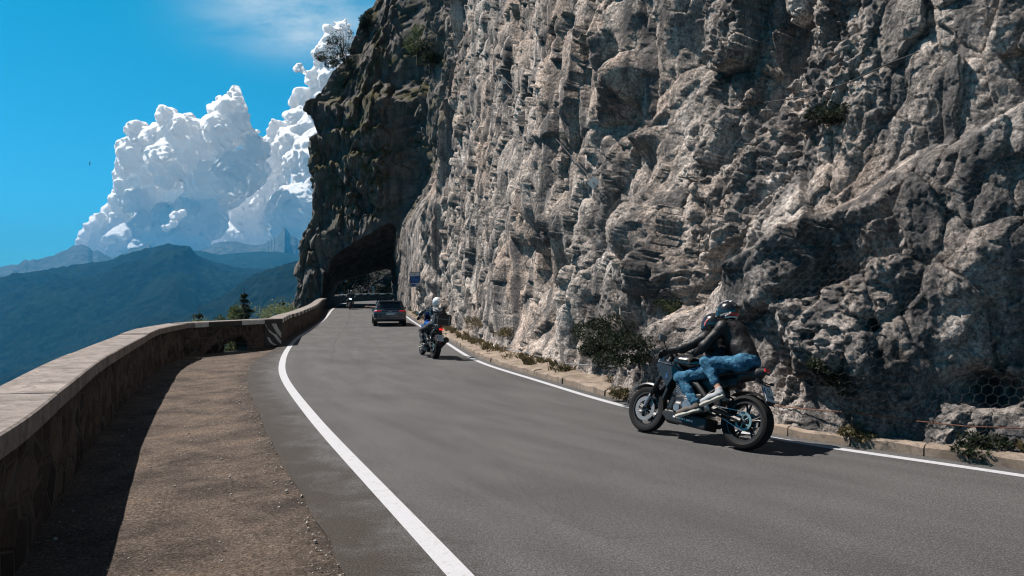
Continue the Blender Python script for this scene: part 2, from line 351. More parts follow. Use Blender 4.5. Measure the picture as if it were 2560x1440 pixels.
def mat_asphalt():
    m, nt, b = newmat('asphalt'); v = mapn(nt, 'Object'); uvm = mapn(nt, 'UV', (.28, .8, 1)); uv2 = mapn(nt, 'UV', (.03, .8, 1))
    g = tnoise(nt, v, 170, 3, .7); g2 = tnoise(nt, v, 24, 6, .85); st = tnoise(nt, uvm, 1.6, 5, .55, .3); st2 = tnoise(nt, uv2, .8, 2, .5); pat = tnoise(nt, v, .35, 5, .6, .5)
    base = ramp(nt, g, [(.30, (.02, .019, .018)), (.5, (.075, .071, .068)), (.66, (.16, .153, .146)), (.8, (.38, .37, .36))])
    g3 = tnoise(nt, v, 75, 2, .6)
    c = mixc(nt, .6, base.outputs[0], ramp(nt, g3, [(.36, (.014, .013, .0125)), (.5, (.072, .069, .066)), (.66, (.21, .20, .192))]).outputs[0]); c = mixc(nt, .8, c, ramp(nt, g2, [(.36, .50), (.64, 1.22)]).outputs[0], 'MULTIPLY')
    c = mixc(nt, .9, c, ramp(nt, st, [(.38, .86), (.62, 1.12)]).outputs[0], 'MULTIPLY')
    c = mixc(nt, .8, c, ramp(nt, pat, [(.35, .84), (.65, 1.16)]).outputs[0], 'MULTIPLY')
    cd = tvor(nt, mapn(nt, 'Object', (.35, .13, 1)), 1.0, 'DISTANCE_TO_EDGE'); ck = ramp(nt, cd, [(0.0, .8), (.004, 1.0)])
    cm = ramp(nt, tnoise(nt, v, .25, 3), [(.5, 0.0), (.6, 1.0)]); c = mixc(nt, cm.outputs[0], c, mixc(nt, 1.0, c, ck.outputs[0], 'MULTIPLY'))
    sj = N(nt, 'ShaderNodeSeparateXYZ'); nt.links.new(mapn(nt, 'UV'), sj.inputs[0]); jn = mth(nt, 'ABSOLUTE', mth(nt, 'SUBTRACT', mth(nt, 'ADD', sj.outputs['Y'], mth(nt, 'MULTIPLY', tnoise(nt, v, .5, 7, .7), .9)), 3.75)); jr = ramp(nt, jn, [(.012, .42), (.03, 1.0)]); gy = N(nt, 'ShaderNodeSeparateXYZ'); nt.links.new(v, gy.inputs[0]); c = mixc(nt, mth(nt, 'MULTIPLY', mth(nt, 'SUBTRACT', gy.outputs['Y'], 19.0), .2, clamp=True), c, mixc(nt, 1.0, c, jr.outputs[0], 'MULTIPLY')); c = mixc(nt, 1.0, c, (.90, .93, .975), 'MULTIPLY')
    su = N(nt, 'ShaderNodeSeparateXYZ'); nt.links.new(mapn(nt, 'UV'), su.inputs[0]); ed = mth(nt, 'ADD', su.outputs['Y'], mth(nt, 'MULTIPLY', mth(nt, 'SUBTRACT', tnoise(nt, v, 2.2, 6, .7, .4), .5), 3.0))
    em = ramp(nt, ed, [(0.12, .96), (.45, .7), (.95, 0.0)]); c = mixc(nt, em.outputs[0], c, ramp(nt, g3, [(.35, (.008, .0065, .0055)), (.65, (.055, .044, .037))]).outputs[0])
    nt.links.new(c, b.inputs['Base Color']); b.inputs['Roughness'].default_value = .82; b.inputs['Specular IOR Level'].default_value = .3
    nt.links.new(bumpn(nt, g2, .35, .01, bumpn(nt, g, .7, .006)), b.inputs['Normal']); return m
def mat_gravel():
    m, nt, b = newmat('gravel'); v = mapn(nt, 'Object')
    f = tnoise(nt, v, 42, 7, .82); vo = N(nt, 'ShaderNodeTexVoronoi', i_Scale=60.0); nt.links.new(v, vo.inputs['Vector']); p = tnoise(nt, v, 1.3, 6, .65, .5); q = tnoise(nt, v, 7, 5, .7)
    c1 = ramp(nt, f, [(.30, (.012, .010, .009)), (.46, (.075, .062, .053)), (.56, (.16, .138, .12)), (.68, (.36, .33, .30))])
    c2 = ramp(nt, p, [(.36, (.55, .52, .51)), (.5, (1, .96, .93)), (.66, (1.4, 1.27, 1.14))]); c = mixc(nt, 1.0, c1.outputs[0], c2.outputs[0], 'MULTIPLY')
    c = mixc(nt, .7, c, ramp(nt, q, [(.3, .62), (.7, 1.3)]).outputs[0], 'MULTIPLY')
    peb = mth(nt, 'MULTIPLY', mth(nt, 'LESS_THAN', vo.outputs['Distance'], .28), mth(nt, 'GREATER_THAN', vo.outputs['Color'], .62))
    c = mixc(nt, mth(nt, 'MULTIPLY', peb, .5), c, (.30, .28, .26))
    c = mixc(nt, 1.0, c, (.84, .81, .80), 'MULTIPLY'); su = N(nt, 'ShaderNodeSeparateXYZ'); nt.links.new(mapn(nt, 'UV'), su.inputs[0]); ed = mth(nt, 'ADD', su.outputs['Y'], mth(nt, 'MULTIPLY', mth(nt, 'SUBTRACT', tnoise(nt, v, 1.8, 6, .7, .4), .5), .9)); em = ramp(nt, ed, [(.74, 0.0), (.93, .85)]); c = mixc(nt, em.outputs[0], c, ramp(nt, f, [(.35, (.010, .008, .007)), (.65, (.075, .060, .05))]).outputs[0])
    nt.links.new(c, b.inputs['Base Color']); b.inputs['Roughness'].default_value = .95; b.inputs['Specular IOR Level'].default_value = .2
    nt.links.new(bumpn(nt, q, .6, .05, bumpn(nt, f, 1.0, .02)), b.inputs['Normal']); return m
def mat_masonry():
    m, nt, b = newmat('masonry'); uv = mapn(nt, 'UV', (1, 1.35, 1)); v = mapn(nt, 'Object')
    vo = N(nt, 'ShaderNodeTexVoronoi', i_Scale=2.9, i_Randomness=.8); nt.links.new(uv, vo.inputs['Vector']); ed = tvor(nt, uv, 2.9, 'DISTANCE_TO_EDGE'); 
    for l in [x for x in nt.nodes if x.type == 'TEX_VORONOI']: l.inputs['Randomness'].default_value = .8
    cc = N(nt, 'ShaderNodeSeparateColor'); nt.links.new(vo.outputs['Color'], cc.inputs[0])
    st = ramp(nt, cc.outputs[0], [(0, (.022, .017, .014)), (.5, (.05, .036, .028)), (1, (.10, .078, .062))])
    n = tnoise(nt, v, 14, 7, .7); c = mixc(nt, 1.0, st.outputs[0], ramp(nt, n, [(.3, .5), (.7, 1.4)]).outputs[0], 'MULTIPLY')
    mo = ramp(nt, ed, [(.02, 1.0), (.06, 0.0)]); c = mixc(nt, mo.outputs[0], c, (.085, .074, .066))
    nt.links.new(c, b.inputs['Base Color']); b.inputs['Roughness'].default_value = .95; b.inputs['Specular IOR Level'].default_value = .2
    h = ramp(nt, ed, [(0, 0.0), (.09, 1.0)]); nt.links.new(bumpn(nt, h.outputs[0], .8, .04, bumpn(nt, n, .8, .03)), b.inputs['Normal']); return m
def mat_concrete(name='concrete', a=(.13, .113, .103), b_=(.29, .255, .235), sc=2.2):
    m, nt, b = newmat(name); v = mapn(nt, 'Object'); n = tnoise(nt, v, sc, 8, .68, .7); f = tnoise(nt, v, 60, 5, .7); s = tnoise(nt, v, 7, 6, .7, 1.0)
    c = ramp(nt, n, [(.33, a), (.66, b_)]); c = mixc(nt, .8, c.outputs[0], ramp(nt, f, [(.3, .72), (.7, 1.2)]).outputs[0], 'MULTIPLY')
    dk = ramp(nt, s, [(.50, 0.0), (.62, .75)]); c = mixc(nt, dk.outputs[0], c, (.10, .088, .08))
    nt.links.new(c, b.inputs['Base Color']); b.inputs['Roughness'].default_value = .9; b.inputs['Specular IOR Level'].default_value = .25
    nt.links.new(bumpn(nt, f, .6, .01, bumpn(nt, n, .4, .05)), b.inputs['Normal']); return m
def mat_paint():
    m, nt, b = newmat('road_paint'); v = mapn(nt, 'Object'); f = tnoise(nt, v, 90, 5, .75); w = tnoise(nt, v, 12, 7, .75)
    c = ramp(nt, f, [(.3, (.31, .32, .34)), (.6, (.41, .42, .45))]); wr = ramp(nt, w, [(.38, .95), (.45, 0.0)]); c = mixc(nt, wr.outputs[0], c.outputs[0], (.30, .29, .28))
    nt.links.new(c, b.inputs['Base Color']); b.inputs['Roughness'].default_value = .7; nt.links.new(bumpn(nt, f, .4, .005), b.inputs['Normal']); return m
def mat_forest(name, a, b_, sc, patch=.002, c3=(.022, .034, .022)):
    m, nt, b = newmat(name); v = mapn(nt, 'Object'); n = tnoise(nt, v, sc, 6, .75); p = tnoise(nt, v, patch, 6, .6, .5)
    c = ramp(nt, n, [(.35, a), (.65, b_)]); pm = ramp(nt, p, [(.56, 0.0), (.66, .5)]); c = mixc(nt, pm.outputs[0], c.outputs[0], c3)
    nt.links.new(c, b.inputs['Base Color']); b.inputs['Roughness'].default_value = 1; b.inputs['Specular IOR Level'].default_value = 0
    nt.links.new(bumpn(nt, n, 1.0, 12.0), b.inputs['Normal']); return m
def mat_leaf(name, a, b_, sc=1.5):
    m, nt, b = newmat(name); v = mapn(nt, 'Object'); n = tnoise(nt, v, sc, 3); f = tnoise(nt, v, 25, 2)
    c = ramp(nt, n, [(.35, a), (.65, b_)]); c = mixc(nt, .7, c.outputs[0], ramp(nt, f, [(.3, .6), (.7, 1.4)]).outputs[0], 'MULTIPLY')
    nt.links.new(c, b.inputs['Base Color']); b.inputs['Roughness'].default_value = .7; b.inputs['Specular IOR Level'].default_value = .25
    b.inputs['Transmission Weight'].default_value = 0
    tr = N(nt, 'ShaderNodeBsdfTranslucent'); nt.links.new(c, tr.inputs[0]); mx = N(nt, 'ShaderNodeMixShader', i_0=.3)
    nt.links.new(b.outputs[0], mx.inputs[1]); nt.links.new(tr.outputs[0], mx.inputs[2]); nt.links.new(mx.outputs[0], nt.nodes['Material Output'].inputs[0]); return m
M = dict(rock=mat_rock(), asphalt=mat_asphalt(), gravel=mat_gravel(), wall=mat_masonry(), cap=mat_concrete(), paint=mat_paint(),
    kerb=mat_concrete('kerb_stone', (.15, .115, .088), (.28, .225, .178), 1.5), verge=mat_concrete('verge_soil', (.14, .105, .075), (.27, .22, .175), 3.0),
    capdark=plain('worn_black_paint', (.022, .021, .021), .8, sc=9, bump=.3), capwhite=plain('worn_white_paint', (.40, .40, .39), .8, var=.2, sc=9, bump=.3),
    leafd=mat_leaf('spruce_needles', (.010, .016, .009), (.030, .042, .020)), leafm=mat_leaf('leaves_mid', (.04, .06, .022), (.10, .125, .045)),
    leafp=mat_leaf('leaves_pale', (.11, .14, .06), (.22, .25, .12)), grass=mat_leaf('grass_dry', (.06, .052, .024), (.19, .15, .08)), bark=plain('bark', (.05, .04, .032), .9, sc=12, bump=.6),
    steel=plain('galvanised_steel', (.42, .44, .46), .4, .9), rust=plain('rusty_wire', (.14, .055, .03), .8, .2), wire=plain('dark_wire', (.015, .014, .014), .8), netw=plain('net_wire', (.05, .05, .052), .7))
# ---------------------------------------------------------------- road, verge, lay-by
LINE_R = np.array([(14, -4.2), (8.8, 2.9), (5.0, 7.27), (3.22, 9.23), (1.89, 11.7), (.55, 15.5), (-.86, 20), (-2.58, 28.8), (-4.55, 39), (-6.85, 50), (-11.2, 72), (-13.7, 86), (-13.2, 95), (-8, 101.5), (6, 105)])
LINE_L = np.array([(3.2, -3.8), (-.33, 4.67), (-2.93, 10.9), (-5.05, 16.45), (-6.34, 20.6), (-7.75, 25.9), (-9.4, 33), (-12.6, 50), (-16.8, 70), (-19.6, 86), (-19.6, 97), (-14, 107.5), (6, 111)])
RL = spline(LINE_R, .25); LL = spline(LINE_L, .25)
def offs(P, d):                                   # offset to the right of travel for d > 0
    T = tang(P); return P + d * np.stack([T[:, 1], -T[:, 0]], -1)
def strip(name, A, B, mat, dz, n=8, kind='structure', edge=0, zf=None):
    m = 620; a = resample(A, np.linspace(0, arclen(A)[-1], m)); b = resample(B, np.linspace(0, arclen(B)[-1], m)); t = np.linspace(0, 1, n)[None, :, None]
    XY = a[:, None] * (1 - t) + b[:, None] * t; z = gz(XY[..., 1]) + dz
    if zf is not None: z = z + zf(XY, t[..., 0])
    V = np.dstack([XY, z]).reshape(-1, 3); s = np.repeat(arclen(a), n); w = np.tile(np.linspace(0, 1 if 'gravel' in name else np.median(np.linalg.norm(a - b, axis=1)), n), m)
    o = link(name, mesh_np(name, V, grid_faces(m, n, True), np.stack([s, w], -1)), mat, None, True)
    if o.data.polygons[0].normal.z < 0: o.data.flip_normals()
    return tag(o, kind=kind) if kind else o
# asphalt edge on the lay-by side, slightly ragged
EL = offs(LL, -.42); k = np.clip((EL[:, 1] - 3) / 8, 0, 1); EL = EL + np.stack([-.35 * sstep(6, 14, EL[:, 1]) * (1 - sstep(19, 26, EL[:, 1])) - .26 * (1 - sstep(7, 13, EL[:, 1])), 0 * k], -1)
nn = perlin(np.column_stack([EL * 1.6, np.zeros(len(EL))]), 3) * .03 + perlin(np.column_stack([EL * 7, np.zeros(len(EL))]), 4) * .02
EL = EL + nn[:, None] * np.array([1, .3])
strip('road', EL, offs(RL, .27), M['asphalt'], 0.0, 14)
strip('edge_line', offs(LL, -.075), offs(LL, .085), M['paint'], .004, 2); strip('edge_line', offs(RL, -.075), offs(RL, .06), M['paint'], .004, 2)
# kerb of weathered stone blocks
def kerb():
    P = offs(RL, .30); s = arclen(P); mb = MB(); x = 0.0; n = 0
    while x < s[-1] - 1 and n < 230:
        L = random.uniform(.75, 1.15); a, b = resample(P, [x + .008, x + L - .008]); t = (b - a) / np.linalg.norm(b - a); c = (a + b) / 2; z = float(gz(c[1])); w = random.uniform(-.012, .012)
        y = math.atan2(t[1], t[0]); hh = random.uniform(.10, .125)
        g = []; 
        for i in range(5):
            f = i / 4; p = a + (b - a) * f
            e = .012 * math.sin(i * 2.1 + n); q = np.array([t[1], -t[0]])
            g += [(*(p + q * (w + e)), z - .06), (*(p + q * (w + e + .01)), z + hh - .025 + e), (*(p + q * (w + .04)), z + hh + e * .5), (*(p + q * (w + .20)), z + hh + .01), (*(p + q * (w + .21)), z - .06)]
        F = [(i * 5 + j, i * 5 + (j + 1) % 5, i * 5 + 5 + (j + 1) % 5, i * 5 + 5 + j) for i in range(4) for j in range(5)] + [(0, 1, 2, 3, 4), (20, 21, 22, 23, 24)]
        mb.add(g, F); x += L; n += 1
    return tag(mb.obj('kerb', M['kerb'], None, True), kind='structure')
kerb()
CF = offs(RL, 1.05)                                # foot of the rock
def vz(XY, t): return .085 + t * .18 + .07 * fbm(np.dstack([XY, XY[..., :1] * 0]), .6, 4, 9) * np.minimum(t * 5, 1)
kk = RL[:, 1] < 74
strip('verge', offs(RL, .49)[kk], offs(RL, 1.9)[kk], M['verge'], 0, 16, zf=vz)
# low wall round the lay-by: inner edge of its coping
W_IN = np.array([(-1.2, -4.0), (-1.75, .5), (-2.98, 4.33), (-3.96, 6.6), (-5.28, 9.6), (-7.24, 14.5), (-9.0, 19.2), (-9.87, 22.6)])
W_A = spline(W_IN, .3); W_B = np.array([(-9.87, 22.6), (-8.36, 27.15)]); W_C = np.vstack([[(-8.36, 27.15)], spline(np.array([(-9.9, 33.2), (-13.15, 50), (-17.1, 67.5), (-17.9, 72)]), .5)])
WALL_ALL = np.vstack([W_A, W_B[1:], W_C[1:]])
gA = resample(WALL_ALL, np.linspace(0, arclen(WALL_ALL)[-1], 900))
def gravz(XY, t): return -.02 * (1 - t ** 6) - .05 * sstep(0, .5, 1 - t) + .02 * (1 - t ** 5) * fbm(np.dstack([XY, XY[..., :1] * 0]), 1.2, 3, 5)
EL2 = EL + (offs(EL, .35) - EL)
g_in = offs(gA, -.25); kE = EL2[:, 1] < 72; strip('gravel_layby', g_in, EL2[kE], M['gravel'], -.004, 40, zf=gravz)
def wall_run(name, P, parent, h0, arch=None, step=None):     # stone body below the coping
    Q = offs(P, -.06); O = offs(P, -.44); s = arclen(P); n = len(P); m = 6; V = []; UV = []
    rows = []
    for row, (A, zz, du) in enumerate(((Q, -.35, 0), (Q, .0, .35), (Q, .4, .75), (Q, .82, 1.17), (O, .82, 1.5), (O, .0, 2.3), (O, -1.2, 3.3))):
        z = gz(P[:, 1]) + (zz if zz < .8 else h0 - .14); V.append(np.column_stack([A, z])); UV.append(np.column_stack([s, np.full(n, du)]))
    V = np.vstack(V); UV = np.vstack(UV); me = mesh_np(name, V, grid_faces(7, n), UV)
    o = link(name, me, M['wall'], parent)
    return o
def cap_run(name, P, parent, mat, h0, a, b, th=.15, inn=0, out=-.56, jit=0, P2=None):
    k = np.linspace(a, b, max(2, int((b - a) / .3) + 1)); A = resample(offs(P, inn), k * arclen(offs(P, inn))[-1] / arclen(P)[-1]); B = resample(offs(P, out), k * arclen(offs(P, out))[-1] / arclen(P)[-1])
    z = gz(resample(P, k)[:, 1]); n = len(k); w = .012
    Rw = [(A, h0 - th), (A, h0 - w), (A + (B - A) * .03, h0), (B + (A - B) * .03, h0), (B, h0 - w), (B, h0 - th)]
    V = np.vstack([np.column_stack([q, z + hh]) for q, hh in Rw]); F = [(r * n + i, r * n + i + 1, ((r + 1) % 6) * n + i + 1, ((r + 1) % 6) * n + i) for r in range(6) for i in range(n - 1)]
    F += [tuple(r * n for r in range(6)), tuple(r * n + n - 1 for r in range(6))[::-1]]
    mb = MB(); mb.add(V, F); return mb.obj(name, mat, parent)
wt = thing('parapet_wall', 'long low curved stone parapet with pale concrete coping around the gravel lay-by', 'wall', (-9.87, 22.6, 0)); wt['kind'] = 'thing'
wt0 = Vector((-9.87, 22.6, 0))
def fixp(o, root=wt0): o.location = -root; return o
H0 = .95
fixp(wall_run('wall', W_A, wt, H0))
La = arclen(W_A)[-1]; x = .02; random.seed(3)
cuts = [0, 4.0, 7.6, 10.6, 12.9, 15.4, 18.2, 21.3, 24.5, La]
for a, b in zip(cuts[:-1], cuts[1:]):
    fixp(cap_run('coping_slab', W_A, wt, M['cap'], H0 + random.uniform(-.008, .008), a + .009, min(b, La) - .009))
# facing stretch with the drain arch
def arch_wall():
    d = W_B[1] - W_B[0]; L = np.linalg.norm(d); t = d / L; q = np.array([t[1], -t[0]])      # q to the road side
    c0, r, zb = .47 * L, .62, -.06; out = []
    prof = [(0, -.4), (c0 - r, -.4), (c0 - r, zb + .12)] + [(c0 - r * math.cos(w), zb + .12 + .50 * r * 1.45 * math.sin(w)) for w in np.linspace(0, math.pi, 13)[1:-1]] + [(c0 + r, zb + .12), (c0 + r, -.4), (L, -.4), (L, H0 - .14), (0, H0 - .14)]
    n = len(prof); V = []
    for off in (-.06, -.44):
        for s, z in prof: p = W_B[0] + t * s + q * off; V.append((p[0], p[1], z))
    bm = bmesh.new(); vs = [bm.verts.new(v) for v in V]; f1 = bm.faces.new(vs[:n]); f2 = bm.faces.new(vs[n:][::-1])
    for i in range(n): bm.faces.new((vs[i], vs[i + n], vs[(i + 1) % n + n], vs[(i + 1) % n]))
    bmesh.ops.triangulate(bm, faces=[f1, f2]); bmesh.ops.recalc_face_normals(bm, faces=bm.faces); me = bpy.data.meshes.new('wall'); bm.to_mesh(me); bm.free()
    uv = me.uv_layers.new(name='UVMap')
    for lp in me.loops:
        v = me.vertices[lp.vertex_index].co; uv.data[lp.index].uv = ((v.x * t[0] + v.y * t[1]), v.z + v.x * .0)
    fixp(link('wall', me, M['wall'], wt))
    # arch stones round the hole
    mb = MB()
    for i in range(9):
        w = math.pi * (i + .5) / 9; cx, cz = c0 - (r + .1) * math.cos(w), zb + .12 + (.725 * r + .1) * math.sin(w); p = W_B[0] + t * cx + q * (-.052)
        rot = np.column_stack([[t[0], t[1], 0], [-q[0], -q[1], 0], [0, 0, 1]]) @ rotm(0, R(1) * 0 + (90 - 180 * (i + .5) / 9) * 1.0, 0)
        mb.box((p[0], p[1], cz), (.07, .012, .095), rot)
    fixp(tag(mb.obj('arch_stones', M['wall'], wt, bevel=.008)))
    return t, q, L
tB, qB, LB = arch_wall()
for a, b, mt in ((0, .35, 'cap'), (.35, .95, 'capwhite'), (.95, 2.55, 'capdark'), (2.55, 3.75, 'capwhite'), (3.75, LB, 'capdark')):
    o = fixp(cap_run('coping_slab', W_B, wt, M[mt], H0, a, b, inn=.0)); 
fixp(cap_run('coping_top', W_B, wt, M['cap'], H0 + .028, -.0, LB, th=.025, inn=.01, out=-.57)) if False else None
lenC = arclen(W_C)[-1]; fixp(wall_run('wall', W_C, wt, H0))
x = 0; i = 0
while x < lenC - .3:
    L = 1.02; fixp(cap_run('coping_slab', W_C, wt, M['capwhite'] if i % 2 == 0 else M['capdark'], H0, x, min(x + L, lenC), jit=i)); x += L; i += 1
for P in (W_B, W_C):                                  # worn pale top of the painted coping
    fixp(cap_run('coping_top', P, wt, M['cap'], H0 + .012, 0.0, arclen(P)[-1], th=.010, inn=-.012, out=-.55))
# slanted warning stripes at the corner
st = MB(); 
def wp(s, z, o=-.045): p = W_B[0] + tB * s + qB * o; return (p[0], p[1], z)
def stripe(mb, pts):
    V = [wp(s, z) for s, z in pts] + [wp(s, z, -.07) for s, z in pts]; n = len(pts)
    mb.add(V, [tuple(range(n)), tuple(range(2 * n - 1, n - 1, -1))] + [(i, (i + 1) % n, (i + 1) % n + n, i + n) for i in range(n)])
bk = MB(); stripe(bk, [(LB - .98, .0), (LB - .02, .0), (LB - .02, .80), (LB - .98, .80)]); fixp(bk.obj('warning_panel', M['capdark'], wt))
def wp(s, z, o=-.041): p = W_B[0] + tB * s + qB * o; return (p[0], p[1], z)
for pts in ([(LB - .60, .79), (LB - .32, .79), (LB - .22, .62), (LB - .03, .45), (LB - .03, .25), (LB - .25, .42), (LB - .45, .62)],
            [(LB - .97, .78), (LB - .93, .78), (LB - .72, .50), (LB - .45, .35), (LB - .2, .12), (LB - .03, .03), (LB - .03, .15), (LB - .3, .38), (LB - .55, .47), (LB - .8, .62)],
            [(LB - .85, .33), (LB - .72, .30), (LB - .55, .12), (LB - .28, .01), (LB - .42, .0), (LB - .7, .12)]):
    m_ = MB(); stripe(m_, pts); fixp(m_.obj('warning_stripe', M['capwhite'], wt))
# parapet seen beyond the tunnel
W_D = spline(np.array([(-20.6, 84), (-20.6, 96), (-17, 105.5), (-6, 111.5), (4, 112)]), .6)
w2 = thing('parapet_wall', 'short stone parapet with black and white coping crossing behind the tunnel', 'wall', (-20, 96, 1.2)); w2['kind'] = 'thing'
r2 = Vector((-20, 96, 1.2)); fixp(wall_run('wall', W_D, w2, H0), r2); x = 0; i = 0
while x < arclen(W_D)[-1] - .3 and i < 34:
    fixp(cap_run('coping_slab', W_D, w2, M['capwhite'] if i % 2 == 0 else M['capdark'], H0, x, min(x + 1.1, arclen(W_D)[-1])), r2); x += 1.1; i += 1
fixp(cap_run('coping_top', W_D, w2, M['cap'], H0 + .012, 0.0, arclen(W_D)[-1], th=.010, inn=-.012, out=-.55), r2)

# ---------------------------------------------------------------- the cliff
CORN = np.array([(15.5, -4.0), (10.0, 3.6), (6.0, 8.05), (4.15, 10.0), (2.85, 12.2), (1.5, 15.9), (.1, 20.4), (-1.45, 28.8), (-3.3, 38), (-4.7, 46), (-5.6, 50)])
FOOT = spline(CORN, .25); FU = arclen(FOOT); UA = FU[-1]
# beyond the corner: recess, tunnel front, outer corner of the headland
PB = np.array([(-5.6, 50), (-8.6, 62), (-10.6, 68.5)])                # along the road to the right jamb
XL = np.array([(-3, -22.2), (0, -22.0), (1.8, -21.6), (7.2, -20.5), (11.9, -19.8), (16.9, -19.9), (21.2, -20.5), (23.1, -20.1), (24.7, -19.5), (27, -18.1), (30.5, -16.6), (36, -13.5), (46, -8)])
lPB = arclen(PB)[-1]; UJ = UA + lPB; UC = UJ + 11.0; UE = UC + 14.0
def base_map(u, z):
    """rock plan as (x, y) and outward normal; u runs from behind the viewer round to the outer corner"""
    u = np.asarray(u, float); z = np.asarray(z, float)
    a = resample(FOOT, np.clip(u, 0, UA)); T = tang(FOOT); n0 = np.stack([-T[:, 1], T[:, 0]], -1); na = np.stack([np.interp(np.clip(u, 0, UA), FU, n0[:, k]) for k in (0, 1)], -1)
    b = resample(PB, np.clip(u - UA, 0, lPB)); xl = np.interp(z, XL[:, 0], XL[:, 1]); t = np.clip((u - UJ) / (UC - UJ), 0, 1)
    jx = -10.6 + .0 * z; cx = jx + (xl - jx) * t; cy = 68.5 + 4.2 * sstep(0, 1, t) + 0 * t; w = np.clip((u - UC) / (UE - UC), 0, 1)
    ex = xl - 2.0 * w; ey = 72.7 + 14 * w
    x = np.where(u < UA, a[..., 0], np.where(u < UJ, b[..., 0], np.where(u < UC, cx, ex))); y = np.where(u < UA, a[..., 1], np.where(u < UJ, b[..., 1], np.where(u < UC, cy, ey)))
    nx = np.where(u < UA, na[..., 0], np.where(u < UJ, -.96, np.where(u < UC, -.1, -1.0))); ny = np.where(u < UA, na[..., 1], np.where(u < UJ, -.28, np.where(u < UC, -1.0, -.1)))
    # round the corners
    s1 = sstep(UJ - 2, UJ + 2, u); s2 = sstep(UC - 1.5, UC + 2, u)
    nx = np.where((u > UJ - 2) & (u < UJ + 2), -.96 * (1 - s1) - .1 * s1, np.where((u > UC - 1.5) & (u < UC + 2), -.1 * (1 - s2) - 1.0 * s2, nx)); ny = np.where((u > UJ - 2) & (u < UJ + 2), -.28 * (1 - s1) - 1.0 * s1, np.where((u > UC - 1.5) & (u < UC + 2), -1.0 * (1 - s2) - .1 * s2, ny))
    L = np.sqrt(nx ** 2 + ny ** 2); return x, y, nx / L, ny / L
PXD = []                                             # dents and bulges: (u column, v row, radius px, depth m)
def feats(Pp, D):
    """large forms of the main face, placed where they are in the rock"""
    r = 0
    for (x, y, z, rad, dep, el) in D:
        q = (Pp - np.array([x, y, z])) / np.array([rad, rad, rad * el]); r = r + dep * np.exp(-((q ** 2).sum(-1) * 1.5) ** 1.7)
    return r
def rock_at(u, v):                                    # where a line of sight meets the undisturbed face
    ss = np.linspace(0, UA, 3000); p = resample(FOOT, ss); c = 1280 + p[:, 0] / p[:, 1] * FOC; ok = p[:, 1] > 2
    i = np.argmin(np.where(ok, np.abs(c - u), 1e9)); d = p[i, 1]; return p[i, 0], d, EYE - (v - HOR) / FOC * d
FE = []
for (u, v, rp, dep, el) in ((1440, 290, 70, -.9, .6), (1500, 400, 45, -.7, 1.6), (1330, 350, 40, -.7, .8), (1450, 170, 80, .8, .7), (1500, 330, 60, .8, .5), (1300, 215, 60, .5, 1), (1640, 420, 70, .8, 1.2),
                          (1690, 560, 50, -.8, .8), (1545, 560, 80, .8, 1.1), (1620, 680, 60, .5, 1), (1900, 130, 120, -.8, .6), (1830, 300, 60, -.6, .5), (1860, 370, 80, .55, .6), (2100, 170, 120, -.6, .5),
                          (2350, 130, 150, .5, .5), (1900, 560, 110, .6, 1.2), (2080, 470, 150, .5, .8), (2120, 680, 60, -.6, .5), (2300, 560, 45, -.5, 1.0), (2240, 700, 42, -.5, 1.3), (2420, 790, 50, -.6, .5), (2460, 975, 62, -1.3, .62),
                          (2440, 640, 110, .45, 1), (2150, 850, 120, .35, .8), (2260, 950, 70, .35, 1), (2000, 760, 90, .3, 1), (1800, 760, 80, -.4, 1), (1540, 850, 60, -.9, 1.0), (1700, 870, 60, .35, 1), (1400, 720, 60, .5, 2), (1290, 640, 40, -.6, 2),
                          (1215, 500, 30, -.5, 3), (1180, 250, 30, .6, 3), (1330, 560, 40, .5, 2), (1760, 180, 70, .6, 1), (1600, 60, 90, -.7, .7), (2480, 330, 60, -.5, .8), (2550, 560, 45, -.5, 1.2), (1400, 60, 80, .6, 1.2)):
    x, y, z = rock_at(u, v); FE.append((x, y, z, rp * y / FOC * 1.5, dep * min(1.0, max(.78, y / 13)), el))
